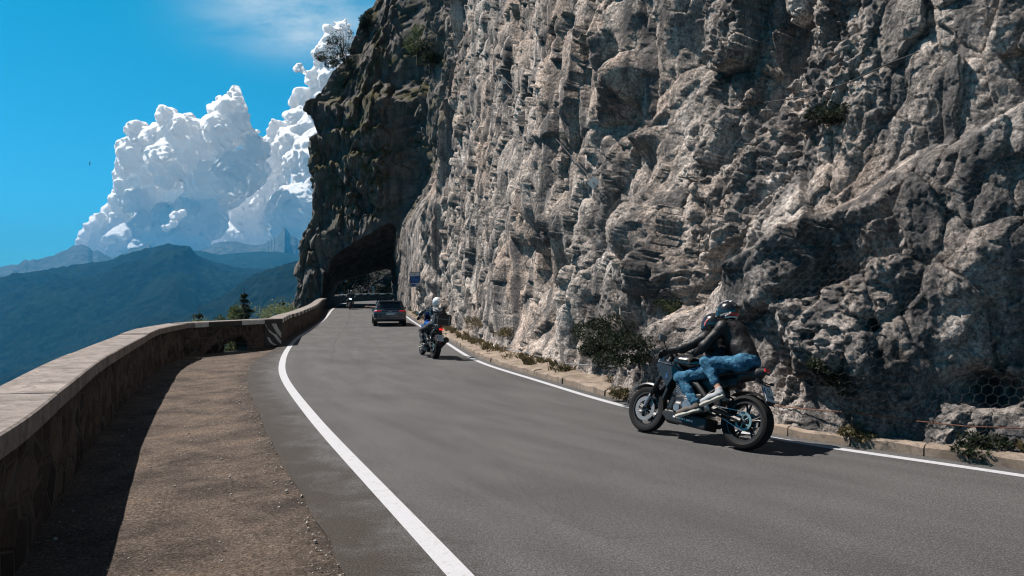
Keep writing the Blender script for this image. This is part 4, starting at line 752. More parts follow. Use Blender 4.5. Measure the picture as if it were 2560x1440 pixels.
# ---------------------------------------------------------------- wire netting, cables, anchors
def netting():
    us, Z, Vv = CL_U, CL_Z, CL_V; P0 = []
    sel = np.where((Vv[0, :, 1] > 5.0) & (Vv[0, :, 1] < 17))[0]; a, b = us[sel[0]], us[sel[-1]]; r_ = .062; dx_ = r_ * math.sqrt(3); dz_ = 1.5 * r_
    rw = int(7.5 / dz_); nr = int((b - a) / dx_)
    # smooth, pulled-out copy of the surface
    zi = np.linspace(0, 8.0, 90); G = np.zeros((90, len(sel), 3))
    for j, c in enumerate(sel):
        z = Z[:, c]
        for k_ in range(3): G[:, j, k_] = np.interp(zi, z, Vv[:, c, k_])
    q = base_map(us[sel][None] * np.ones((90, 1)), zi[:, None] * np.ones((1, len(sel)))); out = (G[..., 0] - q[0]) * q[2] + (G[..., 1] - q[1]) * q[3]
    u2 = np.arange(a, b, .08); O = np.stack([np.interp(u2, us[sel], out[i]) for i in range(90)]); from_max = O.copy()
    for _ in range(2):
        pad = np.pad(from_max, 1, 'edge'); from_max = np.max([pad[i:i + O.shape[0], j:j + O.shape[1]] for i in range(3) for j in range(3)], 0)
    for _ in range(6):
        pad = np.pad(from_max, 1, 'edge'); from_max = np.mean([pad[i:i + O.shape[0], j:j + O.shape[1]] for i in range(3) for j in range(3)], 0)
    F_ = np.maximum(from_max, O) + .03
    def pos(u, z):
        i = np.clip(z / 8.0 * 89, 0, 88.99); j = np.clip((u - a) / .08, 0, len(u2) - 1.01); i0, j0 = i.astype(int), j.astype(int); fi, fj = i - i0, j - j0
        o = F_[i0, j0] * (1 - fi) * (1 - fj) + F_[i0 + 1, j0] * fi * (1 - fj) + F_[i0, j0 + 1] * (1 - fi) * fj + F_[i0 + 1, j0 + 1] * fi * fj; x, y, nx, ny = base_map(u, z); return np.stack([x + nx * o, y + ny * o, z], -1)
    A, B = [], []
    for i in range(rw):
        z = .25 + i * dz_; uu = a + .1 + np.arange(nr) * dx_ + (dx_ / 2 if i % 2 else 0); 
        c = np.stack([uu, np.full(nr, z)], -1); v0 = c + [0, r_ * .5]; v1 = c + [dx_ / 2, r_]; v2 = c + [dx_, r_ * .5]; A += [v0, v1, v0]; B += [v1, v2, v0 - [0, r_]]
    A = np.vstack(A); B = np.vstack(B); jt = lambda q_: np.stack([q_[:, 0] + .006 * perlin(np.column_stack([q_ * 9, q_[:, 0] * 0]), 3), q_[:, 1] + .006 * perlin(np.column_stack([q_ * 9, q_[:, 0] * 0 + 5]), 4)], -1)
    A, B = jt(A), jt(B); PA, PB_ = pos(A[:, 0], A[:, 1]), pos(B[:, 0], B[:, 1]); d = PB_ - PA; L = np.linalg.norm(d, axis=1); ok = L < .25; PA, PB_, d = PA[ok], PB_[ok], d[ok] / L[ok, None]
    s1 = np.cross(d, [0.3, .5, .8]); s1 /= np.linalg.norm(s1, axis=1)[:, None]; s2 = np.cross(d, s1); w = .0010; V = []
    for P_ in (PA, PB_):
        for k_ in range(3): an = 2.094 * k_; V.append(P_ + w * (math.cos(an) * s1 + math.sin(an) * s2))
    V = np.stack(V, 1).reshape(-1, 3); n = len(PA); base = np.arange(n)[:, None] * 6; F = np.vstack([base + np.array([k_, (k_ + 1) % 3, 3 + (k_ + 1) % 3, 3 + k_]) for k_ in range(3)])
    o = link('wire_netting', mesh_np('wire_netting', V, F), M['netw']); tag(o, 'hexagonal rockfall wire netting draped over the near rock face', 'netting')
netting()
M['plate'] = plain('zinc_plate', (.40, .40, .39), .6)
def cable(name, uv, rad, mat, label, lift=.05, sag=.0, dense=True):
    pts = []; q = [on_rock(u, v) for u, v in uv]
    for a, b in zip(q[:-1], q[1:]):
        for f in np.linspace(0, 1, 6, endpoint=False): p = a * (1 - f) + b * f; pts.append(p + np.array([-.5, -.6, 0]) * lift - np.array([0, 0, sag * math.sin(f * 3.14)]))
    pts.append(q[-1] + np.array([-.5, -.6, 0]) * lift); mb = MB(); mb.tube(pts, rad, 5); o = mb.obj(name, mat); return tag(o, label, 'cable'), q
o, q = cable('steel_cable', [(1268, 210), (1515, 462)], .012, M['wire'], 'straight steel cable stretched diagonally across the upper rock face', .5)
for i, (p, lab) in enumerate(((q[0], 'small bright anchor plate at the top end of the diagonal cable'), (q[1], 'square bright anchor plate at the lower end of the diagonal cable'))):
    mb = MB(); s = .10 if i else .075; mb.box((0, 0, 0), (.012, s, s), rotm(45 if i else 20, 0, 0)); mb.tube([(-.05, 0, 0), (.06, 0, 0)], .02, 6); t = thing('anchor_plate', lab, 'anchor plate', tuple(p + np.array([-.28, -.30, 0])), (0, 0, R(62)), 'anchor plates on the rock'); mb.obj('plate', M['plate'], t)
for pts, rad, mt, lab, lf in (([(1925, 1010), (2040, 1022), (2160, 1030), (2290, 1050), (2420, 1062), (2560, 1068)], .007, 'rust', 'rusty wire rope running low along the rock to the right edge', .12), ([(1145, 828), (1190, 850), (1250, 868), (1330, 880)], .012, 'steel', 'pale slack cable along the rock foot right of the second motorcycle', .15), ([(1420, 908), (1500, 914), (1570, 916)], .008, 'steel', 'thin grey cable crossing in front of the big bush', .2),
        ([(1910, 258), (2020, 245), (2130, 205), (2230, 165), (2300, 135)], .010, 'wire', 'dark rope along the slanting ledge high on the right', .12), ([(1262, 215), (1235, 330), (1190, 480), (1175, 560)], .010, 'wire', 'dark rope hanging down from the upper anchor plate', .12), ([(1368, 430), (1330, 540), (1300, 640)], .008, 'wire', 'thin dark rope hanging below the diagonal cable', .12), ([(1166, 290), (1160, 400), (1155, 560)], .010, 'wire', 'dark rope hanging near the vertical corner of the rock', .12), ([(1770, 500), (1755, 580), (1748, 650)], .006, 'wire', 'short dark rope hanging above the motorcycle riders', .1)):
    cable('rope' if mt == 'wire' else 'wire_rope', pts, rad, M[mt], lab, lf)
# loose stones on the lay-by
def stones():
    r = np.random.default_rng(3); n = 2600; s = r.random(n) ** 1.5 * 26; p = resample(EL, s + 1.5); q = resample(W_A, np.clip(s * 1.0 + 2.2, 0, 29)); t = r.random(n)[:, None] ** .7; c = q * (1 - t) + p * t; c = c + r.normal(size=(n, 2)) * .1
    k_ = 1300; c[:k_] = resample(EL, r.random(k_) ** 1.4 * 24 + 1.5) + r.normal(size=(k_, 2)) * .10
    sz = .005 + .015 * r.random(n) ** 5; V = []; base = np.array([(1, 0, 0), (0, 1, 0), (-1, 0, 0), (0, -1, 0), (0, 0, .8), (.2, .1, -.6)])
    a = r.random(n) * 6.28; B = base[None] * (sz[:, None, None] * r.uniform(.6, 1.3, (n, 6, 1))); x = B[..., 0] * np.cos(a)[:, None] - B[..., 1] * np.sin(a)[:, None]; y = B[..., 0] * np.sin(a)[:, None] + B[..., 1] * np.cos(a)[:, None]
    V = np.stack([x + c[:, :1], y + c[:, 1:], B[..., 2] + gz(c[:, 1])[:, None] - .012 + .0 * x], -1).reshape(-1, 3); F = np.array([(0, 1, 4), (1, 2, 4), (2, 3, 4), (3, 0, 4), (1, 0, 5), (2, 1, 5), (3, 2, 5), (0, 3, 5)]); F = (F[None] + 6 * np.arange(n)[:, None, None]).reshape(-1, 3)
    return tag(link('loose_stones', mesh_np('loose_stones', V, F), plain('stone_chips', (.30, .28, .25), .9, var=.5, sc=2)), 'loose stone chips scattered over the brown lay-by', 'stones', kind='stuff')
stones()
# ---------------------------------------------------------------- clouds far behind the mountains
def cloud(label, blobs, D, h, seed, depth=.5):
    s = D / FOC; pr = []; r = np.random.default_rng(seed)
    for (u, v, rd) in blobs: pr.append(((u - 1280) * s, D + r.normal() * rd * s * depth, EYE + (HOR - v) * s, rd * s))
    pr = np.array(pr); lo = (pr[:, :3] - pr[:, 3:] * 1.25).min(0); hi = (pr[:, :3] + pr[:, 3:] * 1.25).max(0); hi[1] = min(hi[1], D + 260 * s * .35)
    def f(P):
        P = P.astype(np.float32); d = None; W = P + 46 * s / 7 * np.stack([perlin(P / (32 * s), seed + k_) for k_ in range(3)], -1)
        for x, y, z, rr in pr * np.array([1, 1, 1, 1.13]):
            e = np.sqrt((W[..., 0] - x) ** 2 + ((W[..., 1] - y) * .9) ** 2 + (W[..., 2] - z) ** 2) - rr; d = e if d is None else smin(d, e, 9 * s)
        for sc, am in ((44, 8), (21, 3.8), (10, 1.5), (5, .6))[0 if len(blobs) > 10 else 2:]: n = perlin(P / (sc * s), seed + sc); d = d - am * s * (1.25 * (np.abs(n) * -2 + .62) * -1)
        return d
    V, F = snets(f, lo, hi, h * s); o = link('cloud', mesh_np('cloud', V, F), M['cloud'], None, True); return tag(o, label, 'cloud', kind='structure')
def mat_cloud():
    m, nt, b = newmat('cloud'); nt.nodes.remove(b)
    d = N(nt, 'ShaderNodeBsdfDiffuse'); d.inputs[0].default_value = (.97, .97, .98, 1); t = N(nt, 'ShaderNodeBsdfTranslucent'); t.inputs[0].default_value = (.97, .97, .98, 1); mx = N(nt, 'ShaderNodeMixShader', i_0=.46)
    ge = N(nt, 'ShaderNodeNewGeometry'); va = N(nt, 'ShaderNodeVectorMath', operation='MULTIPLY_ADD'); va.inputs[1].default_value = (.38, .38, .38); va.inputs[2].default_value = (-.16, -.06, .42); nt.links.new(ge.outputs['Normal'], va.inputs[0]); vn = N(nt, 'ShaderNodeVectorMath', operation='NORMALIZE'); nt.links.new(va.outputs[0], vn.inputs[0]); nt.links.new(vn.outputs[0], d.inputs['Normal'])
    nt.links.new(d.outputs[0], mx.inputs[1]); nt.links.new(t.outputs[0], mx.inputs[2])
    lw = N(nt, 'ShaderNodeLayerWeight', i_Blend=.5); e = ramp(nt, lw.outputs['Facing'], [(.58, 0.0), (.97, 1.0)]); tp = N(nt, 'ShaderNodeBsdfTransparent'); m2 = N(nt, 'ShaderNodeMixShader'); nt.links.new(e.outputs[0], m2.inputs[0]); nt.links.new(mx.outputs[0], m2.inputs[1]); nt.links.new(tp.outputs[0], m2.inputs[2])
    nt.links.new(m2.outputs[0], nt.nodes['Material Output'].inputs[0]); return m
M['cloud'] = mat_cloud()
B1 = [(590, 240, 16), (572, 262, 20), (345, 330, 30), (318, 372, 28), (345, 400, 42), (395, 350, 38), (430, 300, 26), (428, 330, 34), (470, 330, 42), (520, 300, 34), (555, 280, 30), (583, 248, 22), (585, 225, 9), (592, 268, 26), (600, 310, 28), (560, 340, 50), (500, 380, 60), (430, 410, 60), (370, 450, 50), (330, 470, 34), (310, 430, 26), (580, 380, 55), (620, 350, 30), (640, 380, 32), (600, 430, 60), (530, 450, 70), (440, 490, 60), (360, 510, 44), (300, 505, 26), (272, 530, 26), (250, 560, 24), (240, 580, 28), (210, 592, 18), (205, 612, 20), (270, 590, 34), (310, 560, 34), (320, 600, 30), (345, 605, 22), (380, 560, 36), (440, 550, 40), (300, 640, 40), (240, 640, 40), (430, 600, 40), (380, 640, 50), (500, 540, 60), (480, 640, 50)]
B2 = [(665, 370, 22), (690, 350, 26), (700, 320, 20), (735, 300, 28), (735, 260, 16), (760, 240, 24), (780, 200, 22), (800, 170, 20), (830, 80, 20), (820, 110, 22), (812, 140, 24), (850, 90, 30), (840, 140, 34), (850, 60, 22), (810, 240, 40), (800, 320, 60), (740, 370, 50), (690, 400, 36), (650, 440, 36), (760, 440, 70), (660, 500, 50), (700, 540, 55), (620, 520, 44), (580, 545, 30), (550, 560, 28), (520, 580, 26), (490, 598, 22), (470, 610, 18), (560, 600, 40), (620, 590, 44), (680, 600, 40), (740, 560, 50), (800, 560, 90), (820, 430, 90), (600, 640, 40), (700, 650, 50), (860, 200, 60)]
cloud('tall cumulus cloud with a pointed top in the middle of the sky', B1, 15000, 2.6, 3)
cloud('bright cumulus bank rising beside the headland', B2, 16500, 2.8, 9)
for i, (b, lab) in enumerate((([(748, 172, 7), (741, 168, 5), (736, 174, 3), (757, 179, 5), (764, 183, 3), (750, 164, 4), (755, 170, 5), (744, 179, 4)], 'small detached puff of cloud left of the headland top'), ([(412, 570, 8), (428, 556, 10), (445, 540, 12), (455, 532, 8)], 'bright little cloud in front of the tall cumulus'))):
    cloud(lab, b, 14000 - i * 100, 1.2, 20 + i)
# the air itself
hz = MB(); hz.box((-2500, 5600, 130), (16000, 5900, 760)); ho = hz.obj('haze', None); tag(ho, kind='stuff')
m = bpy.data.materials.new('haze'); m.use_nodes = True; nt = m.node_tree; nt.nodes.clear(); pv = N(nt, 'ShaderNodeVolumePrincipled'); out = N(nt, 'ShaderNodeOutputMaterial'); nt.links.new(pv.outputs[0], out.inputs['Volume'])
pv.inputs['Color'].default_value = (.06, .38, .74, 1); pv.inputs['Density'].default_value = .000066; pv.inputs['Anisotropy'].default_value = .1; ho.data.materials.append(m)
# ---------------------------------------------------------------- people, vehicles, signs
M.update(tyre=plain('tyre_rubber', (.006, .006, .0065), .8, sc=60, spec=.25), black=plain('black_paint', (.010, .011, .013), .22, coat=.6, var=.1), satin=plain('satin_black', (.008, .008, .009), .5), plastic=plain('black_plastic', (.010, .010, .011), .6),
    bluek=plain('blue_black_paint', (.007, .010, .016), .4, coat=.2), metal=plain('brushed_metal', (.26, .26, .27), .35, .7), dmetal=plain('dark_metal', (.03, .03, .032), .4, .5), sprk=plain('anodised_sprocket', (.13, .22, .24), .4, .3), discm=plain('brake_steel', (.20, .205, .21), .45, .3),
    leather=plain('black_leather', (.0045, .0045, .0055), .55, bump=.4, sc=26, spec=.35), cloth=plain('dark_textile', (.035, .035, .038), .85, bump=.3, sc=60), skin=plain('skin', (.45, .24, .17), .55, var=.06),
    visor=plain('dark_visor', (.006, .007, .010), .08, coat=1), red=plain('red_paint', (.45, .025, .018), .35, coat=.4), white=plain('white_paint', (.62, .63, .65), .35, coat=.3), grey=plain('grey_paint', (.16, .17, .18), .4, coat=.3),
    sneak=plain('grey_mesh_shoe', (.30, .31, .33), .8, var=.25, sc=80), suede=plain('brown_grey_shoe', (.085, .07, .06), .85, bump=.2), sole=plain('cream_sole', (.52, .49, .43), .7), blue=plain('blue_paint', (.01, .05, .30), .25, coat=.8),
    carp=plain('dark_grey_car_paint', (.035, .042, .052), .22, .35, coat=1, var=.03), glass=plain('tinted_glass', (.006, .009, .012), .05, coat=1), redl=plain('red_lens', (.50, .01, .01), .2, coat=.8), redon=plain('lit_red_lens', (.6, .01, .01), .3, emis=((1, .02, .012), .55)),
    headl=plain('lit_headlamp', (.8, .85, .9), .2, emis=((.85, .95, 1), 3.5)), plate=plain('number_plate', (.50, .52, .54), .5, var=.03), platb=plain('plate_blue', (.01, .04, .22), .5), ink=plain('plate_ink', (.01, .01, .012), .6), orange=plain('amber_lens', (.7, .2, .05), .3),
    bluesign=plain('blue_sign', (.004, .035, .16), .5, var=.05), skyl=plain('light_blue_line', (.03, .13, .34), .5), signw=plain('white_sign', (.40, .41, .42), .6, var=.05), boot=plain('grey_boot', (.11, .10, .09), .8), whelm=plain('white_helmet_shell', (.72, .73, .75), .25, coat=.5, var=.03))
def mat_denim():
    m, nt, b = newmat('blue_denim'); v = mapn(nt, 'Object'); n = tnoise(nt, v, 11, 6, .7, .8); f = tnoise(nt, v, 160, 2)
    c = ramp(nt, n, [(.34, (.010, .050, .095)), (.5, (.030, .115, .20)), (.66, (.085, .22, .33))]); c = mixc(nt, .5, c.outputs[0], ramp(nt, f, [(.3, .7), (.7, 1.3)]).outputs[0], 'MULTIPLY')
    nt.links.new(c, b.inputs['Base Color']); b.inputs['Roughness'].default_value = .85; b.inputs['Specular IOR Level'].default_value = .2; nt.links.new(bumpn(nt, n, .9, .04, bumpn(nt, f, .3, .003)), b.inputs['Normal']); return m
M['denim'] = mat_denim()
def mat_camo():
    m, nt, b = newmat('jacket_patterned'); v = mapn(nt, 'Object', (1, 1, 1.6)); n = tnoise(nt, v, 7, 2, .5, .6)
    c = ramp(nt, n, [(.46, (.02, .02, .022)), (.50, (.02, .02, .022)), (.52, (.30, .31, .32)), (.62, (.42, .43, .45))], 'LINEAR'); nt.links.new(c.outputs[0], b.inputs['Base Color']); b.inputs['Roughness'].default_value = .8; return m
M['camo'] = mat_camo()
A3 = lambda *a: np.array(a, float)
def shell_patch(name, prims, region, mat, parent, off=.004, th=.010, h=.006, k=.03):
    """a curved panel lying on the union of prims where region(P) < 0"""
    g = []
    for p in prims:
        p = list(p)
        g.append(tuple(p))
    def base(P):
        d = None
        for p in g:
            e = sd_cap(P, *p[1:]) if p[0] == 'c' else sd_ell(P, p[1], p[2], p[3] if len(p) > 3 else None) if p[0] == 'e' else sd_box(P, p[1], p[2], p[3] if len(p) > 3 else None, p[4] if len(p) > 4 else .02)
            d = e if d is None else smin(d, e, k)
        return d
    lo = np.full(3, 1e9); hi = -lo
    for p in g:
        if p[0] == 'c':
            for q, r in ((p[1], p[3]), (p[2], p[4])): lo = np.minimum(lo, np.array(q) - r); hi = np.maximum(hi, np.array(q) + r)
        else: r = np.linalg.norm(p[2]) if len(p) > 3 and p[3] is not None else np.array(p[2]); lo = np.minimum(lo, np.array(p[1]) - r); hi = np.maximum(hi, np.array(p[1]) + r)
    def f(P): d = base(P); return np.maximum(np.maximum(d - off, -(d + th)), region(P))
    V, F = snets(f, lo - .03, hi + .03, h); return link(name, mesh_np(name, V, F), mat, parent, True)
def wheel(root, name, cx, R_, w, front, side_items=True):
    t = bpy.data.objects.new(name, None); COL.objects.link(t); t.parent = root; t.location = (cx, 0, R_)
    prof = [(R_ - .085, w * .36), (R_ - .05, w * .48), (R_ - .02, w * .42), (R_ - .004, w * .22), (R_, 0), (R_ - .004, -w * .22), (R_ - .02, -w * .42), (R_ - .05, -w * .48), (R_ - .085, -w * .36)]
    MB().lathe(prof, (0, 0, 0), 'y', 44).obj('tyre', M['tyre'], t, True)
    rm = MB(); rr = R_ - .082; rm.lathe([(rr, w * .36), (rr + .006, -w * .36), (rr - .022, -w * .36), (rr - .03, 0), (rr - .022, w * .36)], (0, 0, 0), 'y', 44)
    for i in range(5):
        a = 2 * math.pi * i / 5 + .3
        for s in (-.16, .16): rm.tube([(.04 * math.cos(a), 0, .04 * math.sin(a)), (.6 * rr * math.cos(a + s * .5), 0, .6 * rr * math.sin(a + s * .5)), ((rr - .015) * math.cos(a + s), 0, (rr - .015) * math.sin(a + s))], [.018, .013, .011], 6)
    rm.tube([(0, -.05, 0), (0, .05, 0)], .045, 14); rm.obj('rim', M['satin'], t, True)
    for s in ((-1, 1) if front else (-1,)):
        y = s * .062; d = MB(); ro, ri = (.155, .105) if front else (.11, .07); d.lathe([(ro, y), (ro, y + .005), (ri, y + .005), (ri, y)], (0, 0, 0), 'y', 36)
        for i in range(6): a = i * math.pi / 3; d.tube([(.03 * math.cos(a), y, .03 * math.sin(a)), (ri * math.cos(a + .3), y, ri * math.sin(a + .3))], .008, 4)
        d.obj('brake_disc', M['discm'], t, False)
    if not front:
        y = .075; d = MB(); d.lathe([(.108, y), (.108, y + .006), (.078, y + .006), (.078, y)], (0, 0, 0), 'y', 40)
        for i in range(5): a = i * 1.2566; d.tube([(.035 * math.cos(a), y, .035 * math.sin(a)), (.08 * math.cos(a), y, .08 * math.sin(a))], .012, 5)
        d.obj('sprocket', M['sprk'], t)
        h_ = MB(); h_.tube([(0, .06, 0), (0, .10, 0)], .03, 12); h_.obj('hub_nut', M['metal'], t, True)
    return t
def motorcycle(name, label, loc, head, lean, sty):
    root = thing(name, label, 'motorcycle', loc, (R(lean), 0, head)); P = sty; body = M[P['body']]
    wheel(root, 'wheel', 0, .315, .185, False); wheel(root, 'wheel', 1.45, .30, .12, True)
    fk = MB()
    for s in (-1, 1): fk.tube([(1.45, s * .085, .30), (1.36, s * .09, .50)], .024, 8); fk.tube([(1.36, s * .09, .50), (1.13, s * .09, .98)], .030, 8); fk.box((1.41, s * .075, .38), (.03, .018, .05), rotm(0, -20, 0))
    fk.box((1.16, 0, .92), (.035, .12, .02), rotm(0, -25, 0)); fk.obj('fork', M['dmetal'], root, True)
    fo = MB()
    for s in (-1, 1): fo.tube([(1.44, s * .086, .325), (1.375, s * .09, .47)], .0265, 10)
    fo.obj('fork_leg', M['metal'], root, True)
    fe = MB(); A_ = np.linspace(.75, 2.15, 14); rows = []
    for a in A_:
        for y, rr in ((-.07, .315), (-.06, .335), (0, .345), (.06, .335), (.07, .315)): rows.append((1.45 + rr * math.cos(a), y, .30 + rr * math.sin(a)))
    fe.add(rows, [(i * 5 + j, i * 5 + j + 1, i * 5 + 6 + j, i * 5 + 5 + j) for i in range(13) for j in range(4)]); fe.obj('front_fender', M['bluek'] if body != M['blue'] else M['black'], root, True)
    # frame, engine, radiator
    fr = MB()
    for s in (-1, 1):
        fr.tube([(1.12, s * .05, .93), (.92, s * .16, .80), (.62, s * .17, .66), (.44, s * .13, .46)], [.035, .035, .035, .04], 7); fr.tube([(.62, s * .14, .74), (.30, s * .10, .84), (-.05, s * .07, .90)], .018, 6); fr.tube([(.50, s * .12, .56), (.2, s * .09, .80)], .014, 6)
    fr.obj('frame', M['satin'], root, True)
    sdf_obj('engine', [('b', (.72, 0, .42), (.20, .17, .12), rotm(0, 10, 0), .03), ('b', (.84, 0, .60), (.11, .16, .14), rotm(0, -25, 0), .02), ('b', (.70, 0, .40), (.10, .205, .095), None, .03), ('b', (.86, 0, .36), (.07, .19, .07), None, .03), ('b', (.70, 0, .66), (.26, .10, .17), rotm(0, -6, 0), .03), ('b', (.42, 0, .52), (.10, .10, .14), None, .03), ('b', (1.0, 0, .46), (.05, .12, .14), rotm(0, -14, 0), .02)], M['dmetal'], root, .014, .015)
    ec = MB(); ec.tube([(.70, .20, .40), (.70, .222, .40)], .07, 18); ec.tube([(.86, .19, .36), (.86, .205, .36)], .045, 14)
    for i in range(7): ec.box((.84 + .02 * i * .3, .163, .52 + .025 * i), (.09, .003, .004), rotm(0, -25, 0))
    for a in range(6): ec.tube([(.70 + .085 * math.cos(a), .20, .40 + .085 * math.sin(a)), (.70 + .085 * math.cos(a), .212, .40 + .085 * math.sin(a))], .008, 6)
    ec.obj('engine_cover', M['metal'] if P.get('cover', 1) else M['satin'], root, True)
    MB().box((1.07, 0, .58), (.02, .17, .14), rotm(0, -18, 0)).obj('radiator', M['dmetal'], root, bevel=.006)
    sdf_obj('belly_pan', [('b', (.76, 0, .235), (.30, .13, .075), rotm(0, -4, 0), .02), ('b', (1.06, 0, .25), (.09, .10, .05), rotm(0, -38, 0), .02)], M['satin'], root, .014, .03)
    if P.get('marks'):
        mk = MB()
        for x, w in ((.92, .018), (.875, .008), (.84, .016), (.80, .016), (.765, .006), (.71, .03), (.655, .012)): mk.box((x, .134, .235 + (x - .78) * .10), (w, .003, .010))
        mk.obj('panel_marking', M['white'], root)
        MB().tube([(1.0, .10, .245), (1.0, .115, .245)], .014, 8).obj('reflector', M['orange'], root)
    ex = MB(); ex.tube([(.95, -.08, .34), (.8, -.12, .20), (.45, -.15, .22), (.25, -.17, .32)], .028, 8); ex.tube([(.30, -.18, .30), (-.05, -.21, P.get('exz', .42)), (-.14, -.21, P.get('exz', .42) + .03)], [.055, .07, .055], 12); ex.obj('exhaust', M['dmetal'], root, True)
    sw = MB()
    for s in (-1, 1): sw.tube([(.46, s * .10, .43), (.25, s * .12, .38), (0, s * .125, .315)], [.036, .032, .028], 7); sw.tube([(.42, s * .10, .36), (.18, s * .12, .31), (.02, s * .125, .30)], .014, 6)
    sw.box((.34, 0, .40), (.05, .10, .03)); sw.obj('swingarm', M['satin'], root, True)
    ch = MB(); ch.tube([(0, .088, .425), (.30, .095, .44), (.50, .10, .455)], .008, 5); ch.tube([(0, .088, .208), (.30, .095, .33), (.50, .10, .385)], .008, 5); ch.obj('chain', M['metal'], root, True)
    # tank, shrouds, seat, tail
    sdf_obj('tank', [('e', (.82, 0, .93), (.26, .155, .12), rotm(0, 8, 0)), ('e', (.98, 0, .94), (.14, .16, .10), None), ('c', (.60, 0, .86), (.80, 0, .88), .08, .11)], body, root, .013, .06)
    for s in (-1, 1):
        sp = MB(); poly = [(1.28, .86), (1.20, .92), (.96, .90), (.82, .80), (.98, .72), (1.06, .58), (1.12, .66), (1.20, .76)]
        sp.prism([(x, z) for x, z in poly], s * .165, s * .195); o = sp.obj('shroud', M['bluek'] if body != M['blue'] else M['blue'], root, bevel=.008)
        sc_ = MB(); sc_.tube([(1.24, s * .19, .90), (1.0, s * .205, .87), (.85, s * .20, .80)], .008, 5); sc_.obj('shroud_trim', M['black'], o, True)
        if P.get('marks') and s > 0: text_obj('emblem', 'S', .075, M['skyl'], o, (1.08, .199, .73), (R(90), R(0), R(180)), .002)
    sdf_obj('seat', [('e', (.50, 0, .83), (.19, .13, .05), rotm(0, -4, 0)), ('e', (.14, 0, .93), (.20, .12, .055), rotm(0, 6, 0))], M['leather'], root, .013, .05)
    sdf_obj('tail', [('c', (.45, 0, .77), (-.05, 0, .88), .085, .07), ('c', (-.05, 0, .88), (-.27 + P.get('pdx', 0), 0, .925), .07, .03), ('b', (.30, 0, .72), (.16, .11, .05), rotm(0, 14, 0), .02)], M['satin'], root, .013, .05)
    n0 = len(COL.objects); before = set(COL.objects)
    MB().box((-.285, 0, .925), (.012, .05, .018), rotm(0, 20, 0)).obj('tail_light', M['redl'], root, bevel=.004)
    st_ = MB(); st_.tube([(-.10, 0, .84), (-.27, 0, .70), (-.33, 0, .60)], [.03, .022, .014], 6); st_.box((-.335, 0, .60), (.008, .09, .11), rotm(0, 24, 0)); st_.tube([(-.25, -.15, .73), (-.25, .15, .73)], .008, 5)
    for s in (-1, 1): st_.tube([(-.26, s * .14, .73), (-.29, s * .17, .735)], .018, 8)
    st_.tube([(-.33, 0, .55), (-.30, 0, .40), (-.24, 0, .34)], .010, 5); st_.obj('plate_bracket', M['plastic'], root, True)
    pl = MB().box((-.348, 0, .60), (.003, .088, .09), rotm(0, 24, 0)).obj('number_plate', M['plate'], root)
    rq = Euler((R(90), 0, R(-90))).to_matrix(); rot = (Matrix(rotm(0, 24, 0).tolist()) @ rq).to_euler()
    for tx, zz, sz in ((P['plate'][0], .635, .07), (P['plate'][1], .565, .066)):
        o_ = A3(-.353, 0, .60) + rotm(0, 24, 0) @ A3(0, 0, zz - .60); text_obj('plate_number', tx, sz, M['ink'], pl, tuple(o_), rot, .001)
    bb = MB(); bb.box(tuple(A3(-.352, 0, .60) + rotm(0, 24, 0) @ A3(0, .076, .035)), (.002, .010, .040), rotm(0, 24, 0)); bb.obj('plate_band', M['platb'], pl)
    MB().box((-.372, 0, .495), (.006, .022, .014)).obj('reflector', M['redl'], root)
    for o_ in set(COL.objects) - before:
        if o_.parent == root: o_.location.x += P.get('pdx', 0); o_.location.z += P.get('pdz', 0) * (0 if o_.name.startswith('tail_light') else 1)
    rf = MB(); rows = []
    for a in np.linspace(.9, 2.5, 9):
        for y, rr in ((-.09, .345), (0, .36), (.09, .345)): rows.append((rr * math.cos(a), y, .315 + rr * math.sin(a)))
    rf.add(rows, [(i * 3 + j, i * 3 + j + 1, i * 3 + 4 + j, i * 3 + 3 + j) for i in range(8) for j in range(2)]); rf.obj('rear_fender', M['plastic'], root, True)
    # front end
    sdf_obj('headlight_cowl', [('b', (1.26, 0, .92), (.07, .10, .09), rotm(0, -20, 0), .03), ('e', (1.20, 0, 1.02), (.08, .10, .07), rotm(0, -30, 0)), ('c', (1.18, .10, .84), (1.24, .09, .98), .03, .03), ('c', (1.18, -.10, .84), (1.24, -.09, .98), .03, .03)], body, root, .013, .04)
    for s in (-1, 1): MB().box((1.33, s * .045, .93), (.014, .036, .028), rotm(0, -20, s * 14)).obj('headlight', M['headl'] if P.get('head') else M['white'], root, bevel=.006)
    if P.get('screen'):
        sc = MB(); sc.add([(1.30, -.12, 1.02), (1.30, .12, 1.02), (1.16, .15, 1.30), (1.16, -.15, 1.30), (1.305, -.12, 1.02), (1.305, .12, 1.02), (1.165, .15, 1.30), (1.165, -.15, 1.30)], [(0, 1, 2, 3), (7, 6, 5, 4), (0, 4, 5, 1), (1, 5, 6, 2), (2, 6, 7, 3), (3, 7, 4, 0)]); sc.obj('windscreen', M['glass'], root)
    bz = P.get('bar', 0); hb = MB(); hb.tube([(1.04, .38, 1.07 + bz), (1.10, .22, 1.09 + bz), (1.13, .08, 1.05 + bz), (1.13, -.08, 1.05 + bz), (1.10, -.22, 1.09 + bz), (1.04, -.38, 1.07 + bz)], .012, 7)
    for s in (-1, 1): hb.tube([(1.10, s * .20, 1.06 + bz), (1.13, s * .36, 1.05 + bz)], .007, 5)
    hb.box((1.13, 0, 1.06 + bz), (.03, .06, .02)); hb.obj('handlebar', M['satin'], root, True)
